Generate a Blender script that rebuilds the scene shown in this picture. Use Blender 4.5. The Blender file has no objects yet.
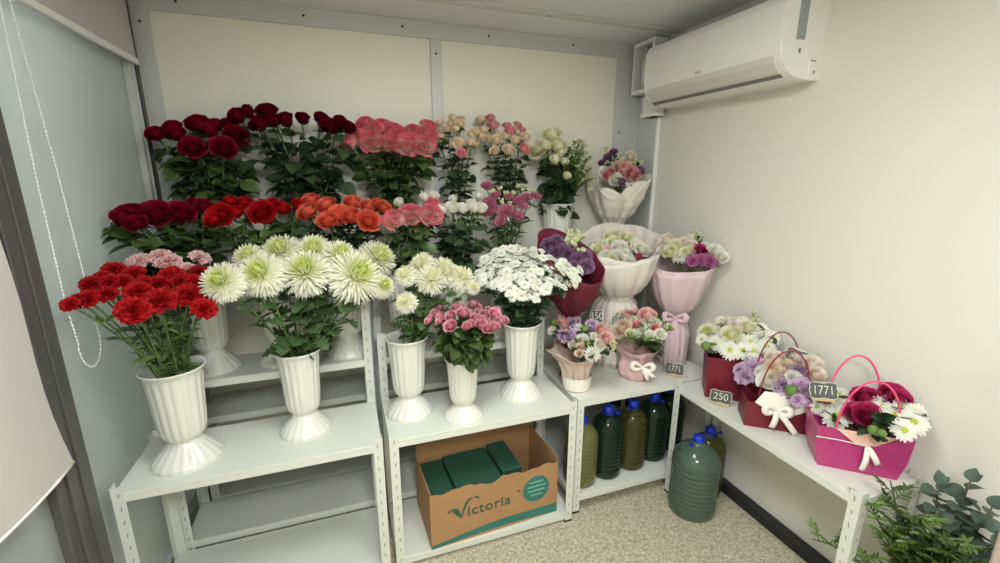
import bpy, math, random
from mathutils import Vector, Matrix, Quaternion
rnd = random.Random(11)
COL = bpy.context.scene.collection
PI = math.pi

# ------------------------------------------------------------------ mesh collector
class MB:
    def __init__(s): s.v=[]; s.f=[]; s.uv=[]; s.mi=[]
    def add(s, verts, faces, uvs=None, mi=0):
        o=len(s.v); s.v += [tuple(p) for p in verts]
        s.f += [tuple(i+o for i in f) for f in faces]; s.mi += [mi]*len(faces)
        s.uv += list(uvs) if uvs else [(0.5,0.5)]*len(verts)
        return s
    def grid(s, fn, nu, nv, mi=0, wrap=False):
        vs=[]; uv=[]
        for j in range(nv+1):
            for i in range(nu if wrap else nu+1):
                u=i/nu; v=j/nv; vs.append(tuple(fn(u,v))); uv.append((u,v))
        w = nu if wrap else nu+1; fs=[]
        for j in range(nv):
            for i in range(nu):
                a=j*w+i; b=j*w+(i+1)%w if wrap else a+1
                fs.append((a,b,b+w,a+w))
        return s.add(vs,fs,uv,mi)
    def box(s, x0,y0,z0,x1,y1,z1, mi=0, M=None, c=0.0):
        if c<=0:
            vs=[(x,y,z) for z in (z0,z1) for y in (y0,y1) for x in (x0,x1)]
            fs=[(0,2,3,1),(4,5,7,6),(0,1,5,4),(2,6,7,3),(0,4,6,2),(1,3,7,5)]
        else:
            vs=[];fs=[];lo=(x0,y0,z0);hi=(x1,y1,z1);idx={}
            for sx in (0,1):
                for sy in (0,1):
                    for sz in (0,1):
                        for ax in range(3):
                            p=[(hi if k else lo)[i] for i,k in enumerate((sx,sy,sz))]
                            for i,k in enumerate((sx,sy,sz)):
                                if i!=ax: p[i]+= -c if k else c
                            idx[(sx,sy,sz,ax)]=len(vs); vs.append(tuple(p))
            for ax in range(3):
                a,b=[i for i in range(3) if i!=ax]
                for k in (0,1):
                    q=[]
                    for (m,n) in ((0,0),(1,0),(1,1),(0,1)):
                        t=[0,0,0]; t[ax]=k; t[a]=m; t[b]=n; q.append(idx[(t[0],t[1],t[2],ax)])
                    fs.append(tuple(q))
            for ax in range(3):
                a,b=[i for i in range(3) if i!=ax]
                for m in (0,1):
                    for n in (0,1):
                        t0=[0,0,0];t1=[0,0,0]; t0[a]=t1[a]=m; t0[b]=t1[b]=n; t1[ax]=1
                        fs.append((idx[(*t0,a)],idx[(*t1,a)],idx[(*t1,b)],idx[(*t0,b)]))
            for sx in (0,1):
                for sy in (0,1):
                    for sz in (0,1): fs.append(tuple(idx[(sx,sy,sz,k)] for k in range(3)))
        if M: vs=[tuple(M@Vector(p)) for p in vs]
        return s.add(vs,fs,None,mi)
    def tube(s, pts, r, n=8, mi=0, cap=True):
        pts=[Vector(p) for p in pts]; N=len(pts)
        rs = r if isinstance(r,(list,tuple)) else [r]*N
        ref=None; vs=[]; uv=[]
        for i,p in enumerate(pts):
            t=(pts[min(i+1,N-1)]-pts[max(i-1,0)])
            if t.length<1e-9: t=Vector((0,0,1))
            t.normalize()
            if ref is None:
                ref=t.orthogonal().normalized()
            else:
                ref=(ref-t*ref.dot(t))
                ref = t.orthogonal().normalized() if ref.length<1e-6 else ref.normalized()
            b=t.cross(ref)
            for k in range(n):
                a=2*PI*k/n; vs.append(tuple(p+(ref*math.cos(a)+b*math.sin(a))*rs[i])); uv.append((k/n,i/max(1,N-1)))
        fs=[(i*n+k,i*n+(k+1)%n,(i+1)*n+(k+1)%n,(i+1)*n+k) for i in range(N-1) for k in range(n)]
        if cap: fs += [tuple(reversed(range(n))), tuple((N-1)*n+k for k in range(n))]
        return s.add(vs,fs,uv,mi)
    def lathe(s, prof, n=32, mi=0, mod=None, c=(0,0,0)):
        vs=[]; uv=[]
        for j,(r,z) in enumerate(prof):
            for k in range(n):
                a=2*PI*k/n; q=r*(mod(a,j,z) if mod else 1)
                vs.append((c[0]+q*math.cos(a),c[1]+q*math.sin(a),c[2]+z)); uv.append((k/n,j/(len(prof)-1)))
        fs=[(j*n+k,j*n+(k+1)%n,(j+1)*n+(k+1)%n,(j+1)*n+k) for j in range(len(prof)-1) for k in range(n)]
        return s.add(vs,fs,uv,mi)
    def prism(s, poly, y0, y1, mi=0, M=None):
        """poly of (x,z) extruded along y"""
        n=len(poly); vs=[(p[0],y0,p[1]) for p in poly]+[(p[0],y1,p[1]) for p in poly]
        if M: vs=[tuple(M@Vector(p)) for p in vs]
        fs=[(i,(i+1)%n,n+(i+1)%n,n+i) for i in range(n)]+[tuple(range(n))[::-1],tuple(range(n,2*n))]
        return s.add(vs,fs,None,mi)
    def merge(s, o, M=None, mi=None):
        vs=[tuple(M@Vector(p)) for p in o.v] if M else o.v
        b=len(s.v); s.v+=vs; s.uv+=o.uv; s.f+=[tuple(i+b for i in f) for f in o.f]; s.mi+=(o.mi if mi is None else [mi]*len(o.f))
        return s
    def mesh(s, name, mats, smooth=True):
        me=bpy.data.meshes.new(name); me.from_pydata(s.v,[],s.f)
        if not isinstance(mats,(list,tuple)): mats=[mats]
        for m in mats: me.materials.append(m)
        me.polygons.foreach_set('material_index',s.mi)
        me.polygons.foreach_set('use_smooth',[smooth]*len(s.f))
        ul=me.uv_layers.new(name='UVMap')
        li=[0]*len(me.loops); me.loops.foreach_get('vertex_index',li)
        fl=[]
        for i in li: fl+=s.uv[i]
        ul.data.foreach_set('uv',fl)
        me.update(); return me

def link(name, data, parent=None, loc=(0,0,0), M=None):
    o=bpy.data.objects.new(name,data); COL.objects.link(o)
    if parent: o.parent=parent
    if M is not None: o.matrix_local = M
    else: o.location=loc
    return o
def build(name, mb, mats, parent=None, loc=(0,0,0), smooth=True, M=None):
    return link(name, mb.mesh(name,mats,smooth), parent, loc, M)
def tag(o,label,cat,group=None):
    o['label']=label; o['category']=cat
    if group: o['group']=group
    return o
def thing(name,label,cat,loc=(0,0,0),rz=0,group=None):
    o=link(name,None,None,loc); o.rotation_euler=(0,0,rz); o.empty_display_size=.05
    return tag(o,label,cat,group)
def struct(name, mb, mats, smooth=False):
    o=build(name,mb,mats,smooth=smooth); o['kind']='structure'; return o
def orient(n, spin=0.0, pos=(0,0,0), s=1.0):
    q=Vector(n).normalized().to_track_quat('Z','Y').to_matrix().to_4x4()
    return Matrix.Translation(Vector(pos))@q@Matrix.Rotation(spin,4,'Z')@Matrix.Diagonal((s,s,s,1))

# ------------------------------------------------------------------ materials
def mat(name, col, rough=.5, metal=0, spec=None, trans=0, ior=None, noise=None, bump=None, sheen=0, subs=0, ramp=None, objvar=0, coat=0, alpha=None, thin=0):
    m=bpy.data.materials.new(name); m.use_nodes=True; nt=m.node_tree; b=nt.nodes['Principled BSDF']
    b.inputs['Base Color'].default_value=(*col,1); b.inputs['Roughness'].default_value=rough; b.inputs['Metallic'].default_value=metal
    if spec is not None: b.inputs['Specular IOR Level'].default_value=spec
    if trans: b.inputs['Transmission Weight'].default_value=trans
    if ior: b.inputs['IOR'].default_value=ior
    if coat: b.inputs['Coat Weight'].default_value=coat
    if alpha is not None: b.inputs['Alpha'].default_value=alpha
    if subs:
        b.inputs['Subsurface Weight'].default_value=subs; b.inputs['Subsurface Radius'].default_value=(.01,.01,.01)
    src=None
    if ramp:
        uv=nt.nodes.new('ShaderNodeUVMap'); sp=nt.nodes.new('ShaderNodeSeparateXYZ'); cr=nt.nodes.new('ShaderNodeValToRGB')
        nt.links.new(uv.outputs[0],sp.inputs[0]); nt.links.new(sp.outputs['Y'],cr.inputs[0])
        e=cr.color_ramp.elements
        while len(e)<len(ramp): e.new(.5)
        for i,(p,c) in enumerate(ramp): e[i].position=p; e[i].color=(*c,1)
        src=cr.outputs[0]
    if noise:
        sc,amt,c2=noise
        tc=nt.nodes.new('ShaderNodeTexCoord'); nz=nt.nodes.new('ShaderNodeTexNoise'); nz.inputs['Scale'].default_value=sc; nz.inputs['Detail'].default_value=4
        nt.links.new(tc.outputs['Object'],nz.inputs['Vector'])
        mr=nt.nodes.new('ShaderNodeMapRange'); mr.inputs[1].default_value=.35; mr.inputs[2].default_value=.7; mr.inputs[3].default_value=0; mr.inputs[4].default_value=amt
        nt.links.new(nz.outputs['Fac'],mr.inputs[0])
        mx=nt.nodes.new('ShaderNodeMix'); mx.data_type='RGBA'; mx.inputs['A'].default_value=(*col,1); mx.inputs['B'].default_value=(*c2,1)
        if src: nt.links.new(src,mx.inputs['A'])
        nt.links.new(mr.outputs[0],mx.inputs['Factor']); src=mx.outputs['Result']
    if objvar:
        oi=nt.nodes.new('ShaderNodeObjectInfo'); mr=nt.nodes.new('ShaderNodeMapRange'); mr.inputs[3].default_value=1-objvar; mr.inputs[4].default_value=1+objvar
        nt.links.new(oi.outputs['Random'],mr.inputs[0])
        hs=nt.nodes.new('ShaderNodeHueSaturation'); hs.inputs['Color'].default_value=(*col,1)
        if src: nt.links.new(src,hs.inputs['Color'])
        nt.links.new(mr.outputs[0],hs.inputs['Value']); src=hs.outputs[0]
    if src: nt.links.new(src,b.inputs['Base Color'])
    if thin:   # light passes through thin petals, leaves and paper
        tr=nt.nodes.new('ShaderNodeBsdfTranslucent'); tr.inputs['Color'].default_value=(*col,1)
        if src: nt.links.new(src,tr.inputs['Color'])
        ms=nt.nodes.new('ShaderNodeMixShader'); ms.inputs[0].default_value=thin
        nt.links.new(b.outputs[0],ms.inputs[1]); nt.links.new(tr.outputs[0],ms.inputs[2]); nt.links.new(ms.outputs[0],nt.nodes['Material Output'].inputs['Surface'])
    if bump:
        tc=nt.nodes.new('ShaderNodeTexCoord'); nz=nt.nodes.new('ShaderNodeTexNoise'); nz.inputs['Scale'].default_value=bump[0]; nz.inputs['Detail'].default_value=3
        bp=nt.nodes.new('ShaderNodeBump'); bp.inputs['Strength'].default_value=bump[1]; bp.inputs['Distance'].default_value=bump[2]
        nt.links.new(tc.outputs['Object'],nz.inputs['Vector']); nt.links.new(nz.outputs['Fac'],bp.inputs['Height']); nt.links.new(bp.outputs[0],b.inputs['Normal'])
    return m
def C(r,g,b):
    f=lambda c:(c/255/12.92 if c/255<=.04045 else ((c/255+.055)/1.055)**2.4)
    return (f(r),f(g),f(b))
M={}
M['wall']=mat('wall_paint',C(224,223,214),.55,bump=(60,.12,.002),noise=(1.2,.25,C(228,225,218)))
M['panel']=mat('wall_panel',C(236,235,224),.5,noise=(2,.2,C(230,229,218)))
M['trim']=mat('trim_metal',C(205,208,205),.4,metal=.15)
M['ceiling']=mat('ceiling_panel',C(226,228,232),.45)
M['black']=mat('black_plastic',C(30,32,34),.55)
M['dark']=mat('dark_frame',C(92,92,92),.45,metal=.2)
M['dark2']=mat('dark_frame_edge',C(60,60,62),.4,metal=.3)
M['rackmetal']=mat('painted_shelf_steel',C(216,220,212),.38,noise=(6,.15,C(212,214,206)))
M['slot']=mat('slot_shadow',C(156,158,150),.7)
M['vase']=mat('vase_plastic',C(220,222,214),.28,coat=.25)
M['white']=mat('white_plastic',C(240,240,236),.3,coat=.2)
M['acgrey']=mat('vent_grey',C(185,184,180),.45)
M['acdark']=mat('vent_slot',C(120,120,118),.6)
M['label']=mat('rating_label',C(165,175,172),.4,noise=(160,.8,C(130,138,138)))
M['cord']=mat('ivory_cord',C(225,226,216),.4)
M['blind']=mat('blind_fabric',C(196,192,188),.9,bump=(400,.1,.001))
M['leaf']=mat('rose_leaf',C(80,104,54),.4,noise=(25,.7,C(50,70,40)),objvar=.3,thin=.15)
M['leaf2']=mat('dark_leaf',C(60,84,52),.42,noise=(25,.7,C(38,58,38)),objvar=.3,thin=.15)
M['leafb']=mat('bright_leaf',C(96,126,52),.42,noise=(20,.8,C(66,98,44)),objvar=.25)
M['leafm']=mat('mum_leaf',C(72,98,56),.55,noise=(25,.7,C(48,76,44)),objvar=.2)
M['euc']=mat('eucalyptus_leaf',C(74,94,80),.6,noise=(15,.7,C(54,74,62)),objvar=.2)
M['stem']=mat('green_stem',C(86,112,62),.5,objvar=.2)
M['stemd']=mat('dark_stem',C(64,84,50),.5,objvar=.2)
M['bark']=mat('brown_twig',C(92,80,60),.7)
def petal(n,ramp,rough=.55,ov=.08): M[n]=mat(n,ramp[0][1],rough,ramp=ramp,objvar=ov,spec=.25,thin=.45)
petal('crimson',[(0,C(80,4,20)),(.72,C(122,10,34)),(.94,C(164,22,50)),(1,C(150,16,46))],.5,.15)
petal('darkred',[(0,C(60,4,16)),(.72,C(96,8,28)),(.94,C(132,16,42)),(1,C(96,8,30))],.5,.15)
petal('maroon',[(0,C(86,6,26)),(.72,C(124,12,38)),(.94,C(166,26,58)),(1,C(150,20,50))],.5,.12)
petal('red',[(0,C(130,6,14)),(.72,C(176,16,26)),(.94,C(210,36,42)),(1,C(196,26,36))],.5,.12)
petal('coral',[(0,C(214,84,50)),(.72,C(226,92,66)),(.94,C(242,138,112)),(1,C(240,124,100))],.55,.1)
petal('pinkrim',[(0,C(252,246,232)),(.66,C(251,232,222)),(.86,C(240,150,166)),(1,C(222,84,114))],.55,.08)
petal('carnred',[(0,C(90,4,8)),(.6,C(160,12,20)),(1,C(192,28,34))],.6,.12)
petal('carnpink',[(0,C(242,186,190)),(.6,C(247,206,208)),(1,C(250,222,220))],.6,.06)
petal('mum',[(0,C(186,206,70)),(.18,C(208,224,104)),(.36,C(236,242,186)),(.52,C(248,249,232)),(1,C(252,252,242))],.55,.03)
petal('pompom',[(0,C(240,238,176)),(.25,C(246,246,222)),(1,C(250,250,244))],.55,.03)
petal('whitepetal',[(0,C(240,244,226)),(1,C(252,252,248))],.55,.02)
petal('whiterose',[(0,C(236,234,206)),(.72,C(250,249,238)),(.9,C(254,254,250)),(1,C(254,254,250))],.5,.03)
petal('creamrose',[(0,C(232,232,166)),(.72,C(248,247,210)),(.9,C(254,253,236)),(1,C(254,253,236))],.5,.03)
petal('sprayc',[(0,C(246,242,204)),(.6,C(250,241,216)),(1,C(249,230,212))],.55,.06)
petal('sprayp',[(0,C(248,226,216)),(.6,C(246,196,198)),(1,C(242,168,180))],.55,.08)
petal('rosyp',[(0,C(190,96,124)),(.72,C(214,128,152)),(.88,C(236,172,188)),(1,C(248,208,214))],.55,.1)
petal('lisp',[(0,C(236,224,204)),(.4,C(214,154,172)),(1,C(186,102,136))],.5,.12)
petal('budgreen',[(0,C(150,172,100)),(.5,C(216,222,172)),(1,C(238,240,214))],.55,.08)
petal('peach',[(0,C(242,206,172)),(.72,C(248,226,204)),(.9,C(252,242,230)),(1,C(252,244,234))],.5,.04)
petal('salmon',[(0,C(226,150,150)),(.72,C(240,184,180)),(.9,C(249,216,210)),(1,C(251,226,220))],.55,.06)
petal('blush',[(0,C(238,222,196)),(.72,C(248,234,222)),(.9,C(252,246,240)),(1,C(252,246,240))],.55,.03)
petal('rosepink',[(0,C(214,104,124)),(.72,C(230,140,154)),(.9,C(246,188,194)),(1,C(248,200,204))],.55,.06)
petal('fuchsia',[(0,C(130,16,60)),(.7,C(170,34,92)),(.95,C(208,70,128)),(1,C(196,54,114))],.5,.08)
petal('magenta',[(0,C(180,88,146)),(1,C(206,128,180))],.55,.06)
petal('plum',[(0,C(96,50,86)),(1,C(150,100,140))],.6,.1)
petal('violet',[(0,C(96,64,98)),(1,C(152,116,152))],.6,.1)
petal('lilac',[(0,C(170,124,178)),(.6,C(198,162,204)),(1,C(228,206,230))],.6,.06)
petal('lilacpink',[(0,C(236,196,212)),(1,C(244,216,226))],.6,.06)
petal('hotpink',[(0,C(220,60,110)),(1,C(236,110,150))],.55,.06)
M['disc']=mat('daisy_disc',C(178,184,60),.7,bump=(900,.6,.001))
M['greenball']=mat('green_button',C(98,128,58),.6,bump=(400,.5,.001))

# ------------------------------------------------------------------ flower heads, unit radius
def rose_head(kind, seed):
    r=random.Random(seed); m=MB()
    L={'o':[(3,.16,1.02,-.02),(4,.30,1.02,0),(5,.47,.99,.02),(5,.64,.93,.09),(5,.80,.82,.20),(5,.90,.66,.32)],
       'f':[(3,.17,.86,0),(4,.32,.87,.01),(5,.47,.84,.03),(5,.62,.80,.08),(5,.78,.72,.16),(6,.90,.60,.24),(5,.96,.46,.34)],
       'h':[(3,.2,1.25,-.02),(4,.38,1.25,-.02),(4,.56,1.15,.05),(5,.74,1.0,.20)],
       'b':[(3,.3,1.5,-.08),(3,.5,1.45,-.10),(4,.6,1.2,.0)],
       'l':[(3,.25,1.0,.02),(4,.55,1.05,.18),(5,.85,.95,.40)]}[kind]
    for li,(n,rr,h,curl) in enumerate(L):
        ph=r.uniform(0,6.28)
        for k in range(n):
            a0=ph+2*PI*k/n+r.uniform(-.12,.12); w=PI/n*1.5; hh=h*r.uniform(.95,1.05); cu=curl*r.uniform(.6,1.4); tw=.03+.02*li
            def fn(u,v,a0=a0,w=w,hh=hh,cu=cu,rr=rr,tw=tw):
                s=u*2-1; ve=v
                wid=w*(.55+.45*math.sin(min(1,ve*1.25)*PI/2))
                a=a0+s*wid
                ra=rr*(.30+.70*math.sin(min(1.0,ve*1.15)*PI/2)) + cu*max(0,ve-.62)**1.5*2.2 + tw*s
                z=hh*(ve - cu*1.1*max(0,ve-.72)**1.3) - .16*hh*abs(s)**2.5*ve - (.04*math.cos(s*9)*ve if cu>.1 else 0)
                return (ra*math.cos(a),ra*math.sin(a),z)
            m.grid(fn,5,6)
    return m
def mum_head(seed, layers, n0, n1, e0, e1, l0, l1, w, curl, droop=0):
    r=random.Random(seed); m=MB()
    for i in range(layers):
        t=i/(layers-1); n=int(n0+(n1-n0)*t); el=math.radians(e0+(e1-e0)*t); L=l0+(l1-l0)*t**.75
        ph=r.uniform(0,6.28)
        for k in range(n):
            a=ph+2*PI*k/n+r.uniform(-.1,.1); e=el+r.uniform(-.1,.1); ln=L*r.uniform(.9,1.07); ww=w*(.6+.4*t)*r.uniform(.85,1.1)
            ca,sa=math.cos(a),math.sin(a); cv=curl*(1-t*1.2)+droop*-t
            vs=[];uv=[]
            for j in range(5):
                s=j/4; ee=e+cv*(s-.3)*1.6
                d=.10+ (ln-.10)*s
                x=d*math.cos(e)+ (math.cos(ee)-math.cos(e))*ln*s*.5; z=d*math.sin(e)*.9+(math.sin(ee)-math.sin(e))*ln*s*.5
                hw=ww*(.35,.8,1.0,.95,.35)[j]; dz=.35*hw
                for q in (-1,0,1):
                    vs.append((x*ca-q*hw*sa, x*sa+q*hw*ca, z+(dz*abs(q)))); uv.append((q*.5+.5, t if j<3 else min(1,t+.06*(j-2))))
            fs=[(j*3+q,j*3+q+1,j*3+q+4,j*3+q+3) for j in range(4) for q in range(2)]
            m.add(vs,fs,uv)
    return m
def carn_head(seed):
    r=random.Random(seed); m=MB()
    for i in range(5):
        t=i/4; n=5+i; el=math.radians(82-74*t); L=.62+.38*t
        ph=r.uniform(0,6.28)
        for k in range(n):
            a0=ph+2*PI*k/n+r.uniform(-.2,.2); e0=el+r.uniform(-.12,.12); f0=r.uniform(0,6); w=.62+.1*t
            def fn(u,v,a0=a0,e0=e0,f0=f0,L=L,w=w,t=t):
                s=u*2-1; zig=(1 if int(round(u*10))%2 else -1)
                a=s*w*v; d=L*(v+ .06*zig*(v>.9) - .08*abs(s)*v)
                e=e0+.22*v*math.sin(u*11+f0)+ .05*zig*(v>.9)
                x=d*math.cos(a)*math.cos(e)-d*.0; y=d*math.sin(a); z=d*math.sin(e)*math.cos(a)
                return (x*math.cos(a0)-y*math.sin(a0), x*math.sin(a0)+y*math.cos(a0), z*.85)
            m.grid(fn,10,4)
    return m
def daisy_head(seed, npet=19, wide=1.0, lys=2):
    r=random.Random(seed); m=MB()
    for ly in range(lys):
        n=max(5,npet-ly*4 if lys>2 else npet-ly*5); L=1-.18*ly; el=.06+.28*ly
        for k in range(n):
            a=2*PI*(k+.5*ly)/n+r.uniform(-.06,.06); e=el+r.uniform(-.12,.12); ln=L*r.uniform(.9,1.05); ww=.15*wide*r.uniform(.85,1.1)
            ca,sa=math.cos(a),math.sin(a); vs=[];uv=[]
            for j in range(5):
                s=j/4; d=.15+(ln-.15)*s; x=d*math.cos(e); z=d*math.sin(e)-.12*s*s
                hw=ww*(.4,.85,1.0,.9,.3)[j]
                for q in (-1,0,1): vs.append((x*ca-q*hw*sa,x*sa+q*hw*ca,z+.04*abs(q))); uv.append((q*.5+.5,s))
            m.add(vs,[(j*3+q,j*3+q+1,j*3+q+4,j*3+q+3) for j in range(4) for q in range(2)],uv)
    return m
def disc_mesh():
    m=MB(); m.lathe([(.0,.17),(.10,.165),(.2,.13),(.26,.06),(.27,-.02),(.0,-.05)],14); return m
def ball_mesh(rz=1.0,top=1.0):
    m=MB(); m.lathe([(max(.001,math.sin(PI*i/8)*(1-.25*(i/8)*(1-top))),-math.cos(PI*i/8)*rz+rz) for i in range(9)],12); return m
def cluster_head(seed):
    """small green-white buds in a tuft"""
    r=random.Random(seed); m=MB()
    b=MB().lathe([(max(.001,math.sin(PI*i/5)),-math.cos(PI*i/5)*1.5) for i in range(6)],7)
    for i in range(9):
        d=Vector((r.gauss(0,.45),r.gauss(0,.45),r.uniform(.2,1.1)))
        m.merge(b, orient(d,0,d*.8,.22+.1*r.random()))
    return m
HEAD={}
def head(kind,var,matn):
    """a shared mesh per kind, variant and petal colour"""
    key=(kind,var,matn)
    if key not in HEAD:
        if kind in 'ofhbl': mb=rose_head(kind,var*7+3)
        elif kind=='mum': mb=mum_head(var,18,10,44,88,-48,.62,1.0,.050,.85,.15)
        elif kind=='pom': mb=mum_head(var,14,8,34,88,-62,.86,1.0,.070,.6,.1)
        elif kind=='fluffy': mb=mum_head(var,7,6,16,86,0,.7,1.0,.10,.8)
        elif kind=='carn': mb=carn_head(var)
        elif kind=='daisy': mb=daisy_head(var)
        elif kind=='sdaisy': mb=daisy_head(var,13,1.35,4)
        elif kind=='cluster': mb=cluster_head(var)
        HEAD[key]=mb.mesh(kind+'_bloom_mesh',M[matn])
    return HEAD[key]
DISC=disc_mesh().mesh('disc_mesh',M['disc'])
def put_head(parent, kind, matn, pos, n, r, name='bloom', var=None):
    var=rnd.randrange(3) if var is None else var
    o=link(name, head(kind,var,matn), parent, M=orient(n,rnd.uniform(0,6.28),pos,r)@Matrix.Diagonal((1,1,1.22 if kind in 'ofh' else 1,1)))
    if kind=='daisy':
        link('flower_disc',DISC,o)
    return o

# ------------------------------------------------------------------ leaves
def leaf_tpl(kind):
    rows=6 if kind!='lobed' else 12; vs=[];uv=[]
    for i in range(rows+1):
        t=i/rows
        if kind=='rose': w=.42*math.sin(PI*min(1,t**.82))**.75 if 0<t<1 else .01
        elif kind=='slim': w=.15*math.sin(PI*t**.9) if 0<t<1 else .01
        elif kind=='round': w=.44*math.sin(PI*t)**.55 if 0<t<1 else .02
        else: w=(.12+.30*math.sin(PI*t**1.1))*(1.0 if i%3!=0 else .42) if 0<t<1 else .03
        z=-.22*t*t
        for q in (-1,0,1): vs.append((t - (.06 if kind=='lobed' and q and i%3 else 0),q*w,z+abs(q)*w*.35)); uv.append((q*.5+.5,t))
    fs=[(j*3+q,j*3+3+q,j*3+q+4,j*3+q+1) for j in range(rows) for q in range(2)]
    return vs,fs,uv
LT={k:leaf_tpl(k) for k in('rose','slim','round','lobed')}
def add_leaf(m, kind, pos, dirv, size, up=Vector((0,0,1)), mi=0):
    d=Vector(dirv).normalized(); y=up.cross(d)
    y = d.orthogonal() if y.length<1e-4 else y
    y.normalize(); z=d.cross(y)
    if rnd.random()<.8: 
        a=rnd.uniform(-.9,.9); y,z=y*math.cos(a)+z*math.sin(a), z*math.cos(a)-y*math.sin(a)
    X=Matrix(((d.x*size,y.x*size,z.x*size,pos[0]),(d.y*size,y.y*size,z.y*size,pos[1]),(d.z*size,y.z*size,z.z*size,pos[2]),(0,0,0,1)))
    vs,fs,uv=LT[kind]; m.add([tuple(X@Vector(p)) for p in vs],fs,uv,mi)
def bez(a,b,c,n):
    return [a*(1-t)**2+b*2*t*(1-t)+c*t*t for t in [i/n for i in range(n+1)]]
def foliage(path, t0, t1, n, size, kind='rose', tri=True, out=.8, mx=99, rng=rnd):
    m=MB(); N=len(path)-1
    for i in range(n):
        t=t0+(t1-t0)*(i+rng.random()*.8)/n; k=min(N-1,int(t*N)); p=path[k].lerp(path[k+1],t*N-k)
        a=i*2.4+rng.uniform(-.5,.5); d=Vector((math.cos(a),math.sin(a),rng.uniform(-.25,.75)))
        s=size*rng.uniform(.75,1.2)
        if tri:
            q=p+d.normalized()*s*out; m.tube([p,q],.0011,4,cap=False)
            add_leaf(m,kind,q,d+Vector((0,0,-.35)),s)
            for sg in (-1,1):
                side=Vector((-d.y,d.x,0))*sg
                add_leaf(m,kind,p.lerp(q,.72),side+d*.45,s*.8)
        else: add_leaf(m,kind,p,d,s)
    return m
LAMP,P1,P2,WORLD,EXPO=4.0,18.0,52.0,4.0,.0
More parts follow.
